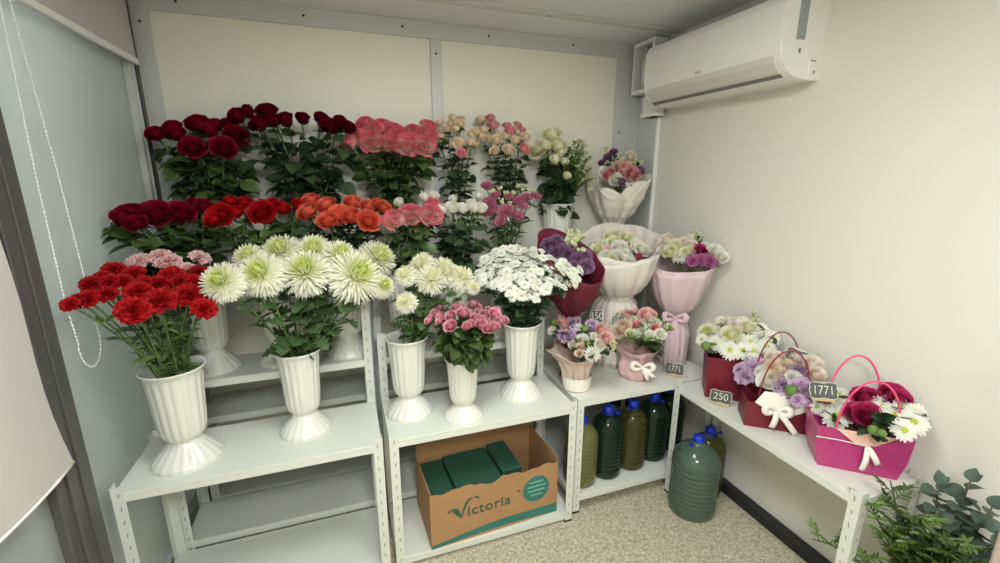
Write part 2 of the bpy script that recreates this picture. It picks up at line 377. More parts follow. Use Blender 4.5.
DATA={
'r3a':[(-0.69,2.242,1.751,0.0359,'o'),(-0.644,2.297,1.783,0.0352,'o'),(-0.625,2.256,1.754,0.0384,'o'),(-0.56,2.338,1.803,0.0459,'o'),(-0.558,2.191,1.706,0.0414,'f'),(-0.45,2.209,1.706,0.0426,'f'),(-0.415,2.297,1.761,0.0444,'f'),(-0.51,2.296,1.77,0.0379,'h'),(-0.45,2.35,1.801,0.0352,'h'),(-0.495,2.337,1.797,0.0348,'h')],
'r3b':[(-0.393,2.292,1.832,0.0403,'h'),(-0.358,2.329,1.856,0.0352,'h'),(-0.308,2.245,1.804,0.0401,'o'),(-0.284,2.342,1.866,0.0438,'o'),(-0.251,2.265,1.817,0.0349,'h'),(-0.205,2.271,1.821,0.0412,'h'),(-0.139,2.288,1.833,0.0339,'h'),(-0.063,2.292,1.836,0.0364,'h'),(-0.025,2.239,1.802,0.0419,'o'),(0.017,2.258,1.815,0.0405,'h'),(0.053,2.229,1.796,0.0342,'h')],
'r3c':[(0.055,2.224,1.729,0.0405,'o'),(0.111,2.296,1.784,0.0461,'o'),(0.137,2.356,1.83,0.0408,'o'),(0.156,2.241,1.75,0.0496,'f'),(0.207,2.329,1.818,0.0451,'o'),(0.245,2.226,1.748,0.0458,'f'),(0.264,2.297,1.801,0.0428,'o'),(0.298,2.267,1.782,0.0405,'o'),(0.313,2.202,1.738,0.0521,'f'),(0.362,2.267,1.789,0.0473,'o'),(0.394,2.188,1.736,0.0483,'f'),(0.435,2.297,1.82,0.0417,'o'),(0.436,2.235,1.774,0.0322,'o')],
'r3d':[(0.504,2.339,1.853,0.0225,'c'),(0.531,2.308,1.821,0.0223,'c'),(0.573,2.338,1.877,0.0226,'c'),(0.6,2.309,1.848,0.0225,'c'),(0.574,2.297,1.822,0.0201,'c'),(0.475,2.314,1.809,0.0222,'c'),(0.615,2.327,1.877,0.0159,'c'),(0.576,2.203,1.701,0.024,'p'),(0.576,2.243,1.752,0.0243,'c'),(0.496,2.285,1.779,0.0199,'c'),(0.643,2.256,1.792,0.0223,'c'),(0.663,2.265,1.811,0.0202,'c'),(0.552,2.322,1.848,0.018,'c'),(0.629,2.229,1.752,0.0221,'c'),(0.476,2.273,1.757,0.0198,'c'),(0.547,2.242,1.741,0.0176,'c')],
'r3e':[(0.734,2.379,1.879,0.0259,'c'),(0.736,2.328,1.822,0.0255,'c'),(0.784,2.369,1.889,0.0236,'p'),(0.788,2.329,1.846,0.0303,'p'),(0.783,2.261,1.769,0.0297,'c'),(0.759,2.218,1.714,0.0248,'c'),(0.717,2.306,1.79,0.0253,'c'),(0.746,2.284,1.778,0.0229,'c'),(0.855,2.306,1.848,0.021,'p'),(0.865,2.275,1.818,0.0278,'p'),(0.909,2.288,1.852,0.021,'p'),(0.923,2.259,1.826,0.0185,'p'),(0.823,2.196,1.717,0.0293,'c'),(0.9,2.175,1.725,0.0271,'p'),(0.873,2.226,1.769,0.0228,'c'),(0.93,2.221,1.787,0.0229,'c'),(0.678,2.279,1.746,0.0227,'c'),(0.834,2.258,1.787,0.0207,'c'),(0.894,2.256,1.81,0.0185,'c'),(0.808,2.289,1.81,0.0185,'c')],
'r3f':[(1.038,2.332,1.738,0.0452,'f'),(1.125,2.321,1.81,0.0426,'o'),(1.088,2.315,1.754,0.0425,'o'),(1.149,2.281,1.747,0.037,'o'),(1.124,2.258,1.666,0.0316,'h'),(1.165,2.233,1.657,0.0236,'h'),(1.162,2.202,1.584,0.0235,'h'),(1.154,2.262,1.709,0.0264,'h')],
'r3g':[(1.232,2.306,1.751,0.027,''),(1.262,2.307,1.784,0.027,''),(1.293,2.295,1.79,0.027,''),(1.312,2.274,1.77,0.0269,''),(1.298,2.258,1.724,0.0268,''),(1.322,2.232,1.697,0.0267,''),(1.315,2.201,1.632,0.0265,''),(1.309,2.173,1.574,0.0238,''),(1.269,2.259,1.697,0.0241,''),(1.273,2.219,1.626,0.0239,'')],
'r2a':[(-0.766,1.917,1.446,0.0324,'h'),(-0.754,1.959,1.461,0.0316,'o'),(-0.722,1.968,1.46,0.0352,'o'),(-0.69,1.899,1.426,0.0327,'o'),(-0.654,1.983,1.455,0.0475,'f'),(-0.581,2.009,1.454,0.0421,'f'),(-0.552,2.06,1.474,0.0295,'h'),(-0.52,2.061,1.469,0.035,'o'),(-0.729,1.904,1.435,0.0263,'h')],
'r2b':[(-0.445,1.965,1.444,0.0423,'f'),(-0.462,1.934,1.427,0.0299,'o'),(-0.415,2.03,1.486,0.0263,'h'),(-0.392,1.983,1.45,0.0293,'o'),(-0.372,2.034,1.483,0.0301,'o'),(-0.307,2.0,1.451,0.0442,'f'),(-0.268,2.045,1.478,0.0236,'h'),(-0.234,2.027,1.46,0.0326,'o'),(-0.17,2.045,1.465,0.0333,'o'),(-0.14,2.079,1.487,0.0264,'h')],
'r2c':[(-0.124,2.06,1.485,0.0375,'o'),(-0.134,1.991,1.444,0.04,'o'),(-0.063,2.032,1.467,0.0393,'o'),(-0.059,1.94,1.413,0.0396,'o'),(-0.011,1.977,1.433,0.0406,'f'),(0.045,2.046,1.473,0.0384,'o'),(0.032,1.968,1.426,0.0408,'o'),(0.107,2.023,1.457,0.0365,'o'),(0.101,1.944,1.411,0.0427,'f'),(0.171,2.019,1.453,0.0349,'o'),(0.146,2.043,1.47,0.0253,'h')],
'r2d':[(0.207,1.947,1.411,0.0417,'f'),(0.281,1.968,1.426,0.0445,'f'),(0.366,1.954,1.423,0.0468,'f'),(0.388,2.024,1.464,0.0362,'o')],
'r2dw':[(0.247,2.046,1.469,0.0258,'h'),(0.357,2.045,1.487,0.0262,'h'),(0.403,2.044,1.494,0.0264,'h')],
'r2e':[(0.429,1.99,1.436,0.03,'h'),(0.475,1.995,1.446,0.0343,'o'),(0.493,2.042,1.481,0.0226,'h'),(0.521,1.982,1.444,0.0303,'o'),(0.564,1.99,1.457,0.0286,'h'),(0.574,1.965,1.441,0.0283,'h'),(0.601,1.959,1.441,0.0304,'h'),(0.61,2.03,1.492,0.0208,'h')],
'r2f':[(0.665,1.998,1.43,0.0328,'p'),(0.663,2.028,1.46,0.0287,'p'),(0.732,1.969,1.425,0.035,'p'),(0.773,1.935,1.405,0.0261,'p'),(0.811,1.966,1.45,0.0242,'p'),(0.694,1.943,1.385,0.0237,'p'),(0.761,2.023,1.492,0.0223,'p'),(0.889,1.981,1.495,0.0223,'p'),(0.675,2.098,1.539,0.0249,'p'),(0.844,1.989,1.487,0.0223,'p'),(0.798,1.995,1.476,0.0222,'p'),(0.705,2.048,1.497,0.0223,'p'),(0.727,2.011,1.465,0.0166,'g'),(0.731,2.064,1.523,0.0158,'g'),(0.706,2.068,1.518,0.0146,'g'),(0.817,2.043,1.534,0.0158,'g'),(0.833,2.023,1.518,0.0146,'g'),(0.874,2.003,1.513,0.0135,'g'),(0.756,2.04,1.507,0.0157,'g'),(0.761,1.989,1.455,0.0143,'g'),(0.793,2.027,1.507,0.0146,'g'),(0.687,2.064,1.507,0.0146,'g'),(0.73,1.938,1.393,0.013,'g'),(0.865,2.012,1.518,0.0135,'g')],
'r1a':[(-0.733,1.503,1.248,0.0226,''),(-0.712,1.542,1.251,0.0303,''),(-0.732,1.62,1.279,0.0274,''),(-0.718,1.662,1.289,0.0252,''),(-0.706,1.713,1.304,0.0323,''),(-0.68,1.58,1.253,0.0299,''),(-0.697,1.642,1.277,0.0295,''),(-0.653,1.702,1.285,0.0341,''),(-0.667,1.659,1.274,0.0286,''),(-0.619,1.619,1.247,0.0387,''),(-0.599,1.517,1.213,0.0435,''),(-0.616,1.666,1.262,0.0276,''),(-0.553,1.588,1.219,0.0461,''),(-0.578,1.674,1.254,0.0358,''),(-0.551,1.724,1.265,0.0435,''),(-0.526,1.706,1.251,0.0369,''),(-0.488,1.643,1.217,0.0454,''),(-0.49,1.772,1.267,0.0319,''),(-0.438,1.583,1.183,0.0368,''),(-0.493,1.713,1.244,0.0325,''),(-0.446,1.641,1.204,0.0317,''),(-0.729,1.529,1.253,0.0204,'')],
'r1p':[(-0.656,1.77,1.316,0.0386,''),(-0.665,1.748,1.301,0.0286,''),(-0.608,1.808,1.329,0.0315,''),(-0.583,1.793,1.307,0.0415,''),(-0.496,1.834,1.308,0.0346,''),(-0.528,1.791,1.283,0.0252,'')],
'r1b':[(-0.397,1.638,1.257,0.0626,''),(-0.288,1.695,1.266,0.0733,''),(-0.232,1.82,1.323,0.0677,''),(-0.146,1.724,1.259,0.0805,''),(-0.116,1.837,1.317,0.0661,''),(0.036,1.722,1.231,0.0914,''),(-0.02,1.817,1.292,0.0648,''),(0.125,1.825,1.275,0.0731,''),(0.13,1.724,1.178,0.0449,''),(-0.333,1.777,1.313,0.0504,'')],
'r1c':[(0.216,1.753,1.207,0.039,''),(0.279,1.779,1.238,0.0398,''),(0.318,1.729,1.19,0.0543,''),(0.37,1.758,1.224,0.0458,''),(0.301,1.792,1.253,0.0363,''),(0.445,1.718,1.188,0.0476,''),(0.387,1.737,1.203,0.038,''),(0.204,1.662,1.119,0.0375,''),(0.406,1.745,1.212,0.0325,''),(0.483,1.678,1.15,0.0246,'')],
'r1d':[(0.285,1.632,1.044,0.0165,''),(0.349,1.71,1.069,0.0163,''),(0.319,1.677,1.058,0.017,''),(0.335,1.651,1.051,0.0168,''),(0.325,1.618,1.042,0.0155,''),(0.374,1.641,1.05,0.0208,''),(0.357,1.578,1.034,0.023,''),(0.409,1.701,1.069,0.0185,''),(0.428,1.694,1.068,0.0164,''),(0.428,1.645,1.054,0.0261,''),(0.451,1.643,1.054,0.0201,''),(0.484,1.693,1.071,0.0217,''),(0.5,1.675,1.066,0.0134,''),(0.416,1.554,1.03,0.0172,''),(0.437,1.567,1.033,0.0174,''),(0.466,1.604,1.044,0.0198,''),(0.473,1.553,1.031,0.0232,''),(0.508,1.615,1.049,0.0211,''),(0.535,1.649,1.06,0.0133,''),(0.548,1.607,1.048,0.0241,''),(0.566,1.636,1.058,0.0143,''),(0.567,1.564,1.037,0.0218,''),(0.492,1.526,1.025,0.0201,''),(0.521,1.527,1.027,0.0193,''),(0.551,1.555,1.034,0.0167,''),(0.506,1.567,1.036,0.0137,''),(0.303,1.663,1.053,0.0129,''),(0.491,1.593,1.042,0.0148,''),(0.492,1.646,1.057,0.0132,'')],
'r1e':[(0.784,1.678,1.129,0.02,''),(0.759,1.818,1.23,0.021,''),(0.764,1.731,1.162,0.0203,''),(0.84,1.816,1.257,0.0212,''),(0.639,1.876,1.235,0.0211,''),(0.752,1.708,1.141,0.0201,''),(0.715,1.857,1.247,0.0212,''),(0.651,1.769,1.154,0.0203,''),(0.692,1.829,1.215,0.0209,''),(0.898,1.7,1.182,0.0204,''),(0.668,1.795,1.179,0.0206,''),(0.683,1.763,1.16,0.0204,''),(0.737,1.689,1.121,0.0199,''),(0.551,1.772,1.123,0.0201,''),(0.574,1.869,1.207,0.0209,''),(0.789,1.789,1.216,0.0208,''),(0.73,1.832,1.231,0.021,''),(0.763,1.665,1.112,0.0198,''),(0.737,1.781,1.192,0.0207,''),(0.574,1.845,1.187,0.0207,''),(0.973,1.675,1.189,0.0205,''),(0.765,1.791,1.21,0.0208,''),(0.663,1.717,1.118,0.02,''),(0.856,1.661,1.139,0.02,''),(0.811,1.709,1.161,0.0203,''),(0.622,1.763,1.139,0.0202,''),(0.706,1.692,1.113,0.0199,''),(0.9,1.645,1.141,0.02,''),(0.817,1.671,1.134,0.02,''),(0.871,1.685,1.162,0.0203,''),(0.834,1.742,1.194,0.0206,''),(0.711,1.733,1.145,0.0202,''),(0.656,1.817,1.193,0.0207,''),(0.744,1.638,1.088,0.0196,''),(0.789,1.723,1.163,0.0203,''),(0.815,1.768,1.208,0.0208,''),(0.565,1.815,1.16,0.0205,''),(0.7,1.794,1.19,0.0207,''),(0.818,1.79,1.227,0.0209,''),(0.672,1.878,1.249,0.0212,''),(0.803,1.741,1.182,0.0205,''),(0.891,1.75,1.22,0.0208,''),(0.693,1.671,1.094,0.0197,''),(0.923,1.672,1.169,0.0203,''),(0.833,1.687,1.151,0.0202,''),(0.736,1.748,1.166,0.0204,''),(0.58,1.796,1.151,0.0204,''),(0.762,1.687,1.128,0.02,''),(0.531,1.795,1.133,0.0202,''),(0.716,1.662,1.096,0.0197,''),(0.792,1.834,1.255,0.0212,''),(0.639,1.835,1.201,0.0208,''),(0.654,1.896,1.258,0.0213,''),(0.871,1.733,1.199,0.0206,''),(0.77,1.852,1.262,0.0213,''),(0.656,1.853,1.222,0.021,''),(0.61,1.868,1.219,0.021,''),(0.63,1.81,1.178,0.0206,''),(0.653,1.681,1.09,0.0197,''),(0.749,1.875,1.274,0.0214,''),(0.602,1.815,1.172,0.0206,''),(0.917,1.736,1.218,0.0208,''),(0.688,1.895,1.269,0.0214,''),(0.945,1.685,1.187,0.0205,''),(0.614,1.841,1.197,0.0208,''),(0.714,1.763,1.17,0.0205,''),(0.549,1.843,1.176,0.0206,''),(0.677,1.737,1.138,0.0202,''),(0.512,1.784,1.119,0.0201,''),(0.723,1.713,1.135,0.0201,''),(0.888,1.665,1.153,0.0202,''),(0.632,1.741,1.126,0.0201,''),(0.856,1.711,1.177,0.0204,''),(0.769,1.754,1.181,0.0205,''),(0.843,1.787,1.234,0.021,''),(0.54,1.816,1.153,0.0204,''),(0.944,1.65,1.16,0.0202,''),(0.854,1.758,1.214,0.0208,''),(0.87,1.779,1.237,0.021,''),(0.611,1.793,1.158,0.0204,''),(0.937,1.711,1.205,0.0206,''),(0.593,1.887,1.228,0.0211,''),(0.682,1.7,1.112,0.0199,''),(0.687,1.856,1.236,0.0211,''),(0.599,1.766,1.134,0.0202,''),(0.741,1.852,1.252,0.0212,''),(0.808,1.813,1.243,0.0211,''),(0.739,1.804,1.211,0.0208,''),(0.797,1.657,1.117,0.0199,''),(0.644,1.705,1.104,0.0198,''),(0.817,1.836,1.266,0.0213,''),(0.926,1.636,1.143,0.02,''),(0.723,1.879,1.269,0.0214,''),(0.714,1.812,1.209,0.0208,''),(0.617,1.892,1.241,0.0212,''),(0.875,1.64,1.129,0.0199,''),(0.636,1.788,1.163,0.0204,''),(0.574,1.774,1.132,0.0202,''),(0.897,1.723,1.201,0.0206,''),(0.779,1.702,1.145,0.0202,''),(0.655,1.746,1.137,0.0202,''),(0.922,1.695,1.187,0.0205,''),(0.791,1.763,1.196,0.0207,''),(0.555,1.795,1.141,0.0203,'')],
'bw':[(1.29,2.008,1.247,0.0349,'dw'),(1.346,1.932,1.233,0.0373,'rw'),(1.43,1.93,1.263,0.0345,'dw'),(1.294,1.876,1.19,0.0364,'rw'),(1.338,1.83,1.187,0.0359,'dw'),(1.43,1.856,1.23,0.0336,'rw'),(1.283,1.953,1.219,0.0373,'cp'),(1.378,1.817,1.196,0.0224,'rh'),(1.352,2.025,1.279,0.0321,'ry'),(1.414,1.972,1.277,0.0317,'ry'),(1.459,1.86,1.242,0.023,'ga'),(1.246,1.989,1.222,0.0283,'ry'),(1.35,1.886,1.215,0.0337,'dw'),(1.252,1.915,1.192,0.0306,'rw'),(1.265,2.038,1.252,0.0288,'dw'),(1.344,1.983,1.256,0.0316,'ry'),(1.395,2.01,1.288,0.0257,'rb'),(1.424,1.884,1.241,0.0308,'ry'),(1.265,1.881,1.182,0.0272,'ry')],
'bp':[(1.583,1.863,1.266,0.0312,'rb'),(1.547,1.848,1.235,0.0278,'rb'),(1.59,1.815,1.243,0.0337,'ry'),(1.584,1.757,1.208,0.0391,'dw'),(1.652,1.758,1.248,0.0272,'rb'),(1.668,1.717,1.235,0.0268,'rm'),(1.614,1.696,1.194,0.0324,'cm'),(1.67,1.64,1.198,0.0348,'cm'),(1.647,1.672,1.201,0.0322,'cm'),(1.717,1.661,1.234,0.0323,'rw'),(1.714,1.79,1.302,0.02,'ga'),(1.719,1.764,1.291,0.0152,'ga'),(1.683,1.793,1.285,0.0184,'ry'),(1.611,1.867,1.285,0.0188,'ga'),(1.641,1.793,1.261,0.0275,'rb'),(1.558,1.806,1.219,0.0305,'ry'),(1.709,1.721,1.261,0.027,'dw'),(1.622,1.747,1.225,0.027,'ry'),(1.715,1.62,1.213,0.026,'rw')],
'bb':[(0.95,1.898,1.286,0.046,'cv'),(0.983,1.827,1.245,0.0535,'cv'),(1.019,1.768,1.215,0.047,'cv'),(1.04,1.731,1.197,0.0356,'cv'),(0.961,1.859,1.26,0.0454,'cv'),(0.916,1.906,1.277,0.0373,'cv'),(1.053,1.777,1.238,0.0362,'cv'),(1.042,1.865,1.305,0.0258,'ga'),(1.032,1.828,1.269,0.0283,'ga'),(1.024,1.889,1.316,0.0231,'ga'),(1.071,1.863,1.317,0.0201,'ga'),(1.021,1.854,1.285,0.0228,'ry'),(0.932,1.858,1.245,0.0368,'cv'),(0.988,1.749,1.187,0.0356,'cv')],
'bl':[(0.943,1.718,0.88,0.041,'cl'),(0.994,1.767,0.927,0.0353,'cl'),(0.918,1.735,0.879,0.028,'cl'),(1.069,1.705,0.922,0.0314,'cl'),(1.06,1.674,0.902,0.0327,'cl'),(0.948,1.779,0.915,0.0218,'rp'),(0.95,1.754,0.902,0.0183,'rp'),(0.949,1.798,0.926,0.0169,'rp'),(1.084,1.651,0.9,0.0292,'rp'),(1.08,1.602,0.873,0.0302,'rp'),(1.078,1.627,0.885,0.0241,'rp'),(1.004,1.725,0.907,0.0215,'dw'),(0.992,1.657,0.868,0.0225,'rw'),(1.046,1.642,0.88,0.0177,'rw'),(1.044,1.597,0.858,0.0221,'rw'),(0.995,1.574,0.83,0.0358,'dw'),(0.914,1.796,0.91,0.0185,'gb'),(0.889,1.768,0.885,0.0183,'rw'),(0.966,1.63,0.845,0.0175,'ro'),(0.945,1.606,0.826,0.0157,'ro'),(0.939,1.655,0.847,0.0176,'rb'),(1.094,1.578,0.867,0.0189,'ga'),(0.999,1.624,0.854,0.0143,'gb'),(1.02,1.693,0.897,0.018,'gb'),(1.083,1.548,0.849,0.014,'ga'),(0.969,1.659,0.86,0.0129,'gb')],
'br':[(1.243,1.725,0.869,0.0414,'ro'),(1.308,1.779,0.903,0.0319,'rp'),(1.357,1.782,0.92,0.0179,'rp'),(1.39,1.72,0.915,0.0385,'rp'),(1.311,1.696,0.884,0.0223,'rq'),(1.363,1.619,0.883,0.0235,'rq'),(1.327,1.658,0.88,0.0373,'dw'),(1.282,1.66,0.867,0.0253,'dw'),(1.258,1.784,0.888,0.0336,'dw'),(1.384,1.688,0.905,0.0259,'rw'),(1.36,1.58,0.875,0.0214,'rw'),(1.413,1.606,0.896,0.0151,'ga'),(1.312,1.743,0.895,0.0228,'ry'),(1.35,1.706,0.898,0.0225,'dw'),(1.365,1.651,0.89,0.0221,'dw'),(1.253,1.67,0.861,0.0169,'ry'),(1.405,1.657,0.904,0.0205,'dw'),(1.301,1.81,0.909,0.0197,'ga'),(1.317,1.599,0.866,0.0198,'rw')],
'bt':[(1.472,2.245,1.657,0.0249,'dw'),(1.505,2.213,1.647,0.0293,'rp'),(1.443,2.214,1.601,0.0337,'rq'),(1.544,2.145,1.601,0.0399,'rq'),(1.461,2.175,1.572,0.0334,'rw'),(1.519,2.131,1.568,0.0309,'dw'),(1.48,2.15,1.56,0.0199,'rv'),(1.47,2.278,1.693,0.0251,'rv'),(1.505,2.279,1.72,0.0229,'rv'),(1.582,2.133,1.617,0.0244,'rv'),(1.42,2.244,1.617,0.0249,'rw'),(1.538,2.191,1.647,0.0247,'rp'),(1.575,2.213,1.699,0.0294,'rb'),(1.523,2.246,1.697,0.0182,'ga'),(1.569,2.188,1.667,0.0202,'ga'),(1.602,2.165,1.666,0.0179,'ga'),(1.478,2.309,1.734,0.0161,'ga'),(1.506,2.176,1.607,0.0268,'rp'),(1.432,2.277,1.662,0.0205,'rv'),(1.538,2.222,1.682,0.0249,'dw')],
'g1':[(1.56,1.369,0.854,0.0424,'dy'),(1.592,1.328,0.864,0.0393,'dy'),(1.535,1.444,0.859,0.0411,'dy'),(1.618,1.291,0.871,0.0363,'dy'),(1.667,1.271,0.894,0.0362,'dy'),(1.711,1.287,0.924,0.0342,'dy'),(1.719,1.35,0.946,0.0326,'dy'),(1.558,1.512,0.893,0.053,'mg'),(1.616,1.422,0.903,0.0359,'ry'),(1.682,1.393,0.936,0.0306,'ry'),(1.628,1.484,0.93,0.0264,'mg'),(1.72,1.402,0.962,0.0231,'ga'),(1.698,1.435,0.959,0.0312,'dy'),(1.637,1.51,0.945,0.0267,'dy'),(1.645,1.34,0.898,0.0323,'dy'),(1.58,1.446,0.887,0.0336,'dy'),(1.619,1.371,0.89,0.0326,'dw'),(1.682,1.327,0.917,0.0322,'dw'),(1.644,1.461,0.933,0.0288,'rb'),(1.652,1.422,0.926,0.0309,'rb'),(1.646,1.239,0.875,0.0261,'dw'),(1.517,1.499,0.863,0.0289,'dy'),(1.51,1.447,0.844,0.0231,'gb')],
'g2':[(1.569,1.268,0.811,0.0526,'cl'),(1.534,1.27,0.784,0.0382,'cl'),(1.592,1.248,0.825,0.0404,'cl'),(1.59,1.127,0.8,0.0448,'cl'),(1.667,1.123,0.856,0.0495,'cl'),(1.608,1.053,0.803,0.0518,'cl'),(1.629,1.233,0.85,0.0355,'cp2'),(1.583,1.219,0.811,0.0257,'rw'),(1.569,1.179,0.793,0.0321,'rw'),(1.626,1.113,0.824,0.0245,'rw'),(1.624,1.183,0.836,0.0416,'ro'),(1.661,1.173,0.862,0.0346,'ro'),(1.695,1.101,0.872,0.0334,'rb'),(1.674,1.066,0.851,0.0284,'rb'),(1.689,1.165,0.881,0.0322,'rb'),(1.59,1.168,0.806,0.0297,'ro'),(1.581,1.089,0.788,0.0241,'gb'),(1.72,1.112,0.893,0.0157,'ga'),(1.542,1.3,0.797,0.0267,'cl'),(1.567,1.043,0.774,0.0235,'cl'),(1.643,1.221,0.859,0.0306,'rb')],
'g3':[(1.634,0.994,0.787,0.0419,'dy'),(1.6,0.936,0.771,0.0481,'dy'),(1.659,0.932,0.808,0.0483,'dy'),(1.696,0.848,0.839,0.0372,'dy'),(1.676,0.793,0.836,0.043,'dy'),(1.669,0.741,0.841,0.0401,'dy'),(1.624,0.74,0.819,0.0343,'dy'),(1.72,0.837,0.854,0.0326,'dy'),(1.726,0.897,0.852,0.0339,'dy'),(1.632,1.035,0.782,0.0363,'dy'),(1.706,0.759,0.858,0.031,'dy'),(1.699,0.909,0.835,0.034,'rm'),(1.636,0.856,0.804,0.0356,'rm'),(1.632,0.895,0.796,0.0274,'rm'),(1.746,0.853,0.868,0.033,'rm'),(1.642,0.811,0.814,0.0245,'eu'),(1.618,0.787,0.806,0.0212,'eu'),(1.674,1.038,0.811,0.0299,'dy'),(1.681,0.985,0.818,0.0322,'dy'),(1.679,0.861,0.828,0.027,'dy'),(1.735,0.824,0.865,0.0265,'rm'),(1.587,0.805,0.786,0.0186,'gb'),(1.585,0.78,0.79,0.0154,'gb'),(1.602,1.005,0.765,0.0275,'dy'),(1.713,0.798,0.855,0.0289,'dy')],
}
# ================================================================== the room
XL,XR,YB,YF,H=-.78,1.785,2.45,-2.3,2.345
def floor_mat():
    m=bpy.data.materials.new('speckled_floor'); m.use_nodes=True; nt=m.node_tree; b=nt.nodes['Principled BSDF']; b.inputs['Roughness'].default_value=.55
    tc=nt.nodes.new('ShaderNodeTexCoord'); v=nt.nodes.new('ShaderNodeTexVoronoi'); v.inputs['Scale'].default_value=150; v.feature='F1'
    n=nt.nodes.new('ShaderNodeTexNoise'); n.inputs['Scale'].default_value=80; n.inputs['Detail'].default_value=6; n.inputs['Roughness'].default_value=.7
    for q in (v,n): nt.links.new(tc.outputs['Object'],q.inputs['Vector'])
    cr=nt.nodes.new('ShaderNodeValToRGB'); e=cr.color_ramp.elements; e[0].position=.34; e[0].color=(*C(150,142,120),1); e[1].position=.72; e[1].color=(*C(212,206,184),1)
    sp=nt.nodes.new('ShaderNodeSeparateColor'); nt.links.new(v.outputs['Color'],sp.inputs[0])
    mx=nt.nodes.new('ShaderNodeMath'); mx.operation='MULTIPLY_ADD'; mx.inputs[1].default_value=.32; nt.links.new(sp.outputs[0],mx.inputs[0]); 
    ad=nt.nodes.new('ShaderNodeMath'); ad.operation='MULTIPLY'; ad.inputs[1].default_value=.72; nt.links.new(n.outputs['Fac'],ad.inputs[0]); nt.links.new(ad.outputs[0],mx.inputs[2])
    nt.links.new(mx.outputs[0],cr.inputs[0]); nt.links.new(cr.outputs[0],b.inputs['Base Color']); return m
M['floor']=floor_mat()
M['glass']=mat('frosted_glass',C(216,221,216),.34,trans=.6,ior=1.45,spec=.5)
struct('floor',MB().box(XL-.3,YF-.1,-.08,XR+.1,YB+.1,0),M['floor'])
c=MB().box(XL-.3,YF-.1,H,XR+.1,YB+.1,H+.08); struct('ceiling',c,M['ceiling'])
struct('wall_back',MB().box(XL-.3,YB,0,XR+.1,YB+.1,H),M['panel'])
struct('wall_right',MB().box(XR,YF,0,XR+.1,YB,H),M['wall'])
struct('wall_front',MB().box(XL-.3,YF-.1,0,XR+.1,YF,H),M['wall'])
struct('wall_left',MB().box(XL-.08,YF,0,XL,.30,H),M['wall'])
def screw(m,p,ax,mi=1,r=.006):
    b=MB().lathe([(0,.002),(r*.7,.002),(r,.0)],10); m.merge(b,orient(ax,0,p),mi)
# aluminium strips over the panel joints of the back wall
def strip(name,b,screws,ax):
    m=MB().box(*b,c=.0015)
    for p in screws: screw(m,p,ax)
    struct(name,m,[M['trim'],M['black']])
strip('trim_1',(XL,YB-.012,2.268,XR,YB,H),[(x,YB-.012,2.31) for x in (-.6,-.1,.35,.8,1.3)],(0,-1,0))
strip('trim_2',(.487,YB-.012,0,.543,YB,2.268),[(.515,YB-.012,z) for z in (2.2,1.5,.8)],(0,-1,0))
strip('trim_3',(XL,YB-.012,0,-.705,YB,2.268),[(-.74,YB-.012,z) for z in (2.22,1.6)],(0,-1,0))
strip('trim_4',(1.60,YB-.012,0,XR,YB,2.268),[(1.64,YB-.012,z) for z in (1.85,1.2)],(0,-1,0))
strip('trim_5',(XR-.012,2.29,0,XR,YB-.012,H),[(XR-.012,2.34,z) for z in (1.62,1.25,.95)],(-1,0,0))
strip('trim_6',(XL,2.10,H-.012,XR,2.15,H),[(x,2.125,H-.012) for x in (-.3,.4,1.0)],(0,0,-1))
struct('baseboard_right',MB().box(1.742,YF,0,XR,YB,.055,c=.003),M['black'])
struct('baseboard_back',MB().box(XL,2.43,0,XR,YB-.012,.055,c=.003),M['black'])
# glazed partition
m=MB().box(XL-.05,1.385,0,XL+.012,1.49,H,c=.002); m.box(XL+.012,1.43,0,XL+.018,1.445,H,c=.001); struct('trim_7',m,M['dark'])
struct('trim_8',MB().box(XL-.05,2.402,0,XL+.01,YB,H,c=.002),M['dark2'])
m=MB().box(XL-.05,2.352,0,XL+.004,2.402,2.25,c=.002); m.box(XL+.004,2.375,0,XL+.012,2.38,2.25); m.box(XL-.05,1.49,2.25,XL+.004,2.402,H); m.box(XL-.05,1.49,0,XL+.004,2.352,.05)
f=struct('window_1',m,M['trim']); build('glass_pane',MB().box(XL-.03,1.49,.05,XL-.02,2.352,2.25),M['glass'],f,smooth=False)
m=MB().box(XL-.05,1.345,0,XL+.004,1.385,2.25,c=.002); m.box(XL-.05,.30,0,XL+.004,.35,2.25); m.box(XL-.05,.30,2.25,XL+.004,1.385,H); m.box(XL-.05,.35,0,XL+.004,1.345,.05)
f=struct('window_2',m,M['dark']); build('glass_pane',MB().box(XL-.03,.35,.05,XL-.02,1.345,2.25),M['glass'],f,smooth=False)
# blinds
def beads(m,pts,step=.011,r=.0032):
    b=MB().lathe([(.0001,-r),(r*.8,-r*.6),(r,0),(r*.8,r*.6),(.0001,r)],6)
    P=[Vector(p) for p in pts]; acc=0
    for a,c in zip(P,P[1:]):
        d=(c-a).length; k=int(d/step)
        for i in range(k): m.merge(b,Matrix.Translation(a.lerp(c,i/k)))
    m.tube(pts,.0012,5)
    return m
t=thing('roller_blind','raised grey roller blind with white bottom bar and bead chain on far pane','blind',(XL+.02,1.93,2.05))
m=MB(); m.grid(lambda u,v:(.004*math.sin(u*7)*(1-v),-.43+.88*u,.0+.28*v),12,3); m.grid(lambda u,v:(-.002+.004*math.sin(u*7)*(1-v),-.43+.88*u,.0+.28*v),12,3); build('blind_fabric',m,M['blind'],t)
build('bottom_bar',MB().box(-.006,-.43,-.012,.010,.455,.012,c=.003),M['white'],t,smooth=False)
pts=[(.012,-.36,.28),(.012,-.39,-.05),(.012,-.41,-.45),(.012,-.415,-.8),(.012,-.40,-.93)]
pts+=[(.012,-.345-.06*math.cos(a),-.945-.075*math.sin(a)) for a in [i*PI/8 for i in range(0,9)]]
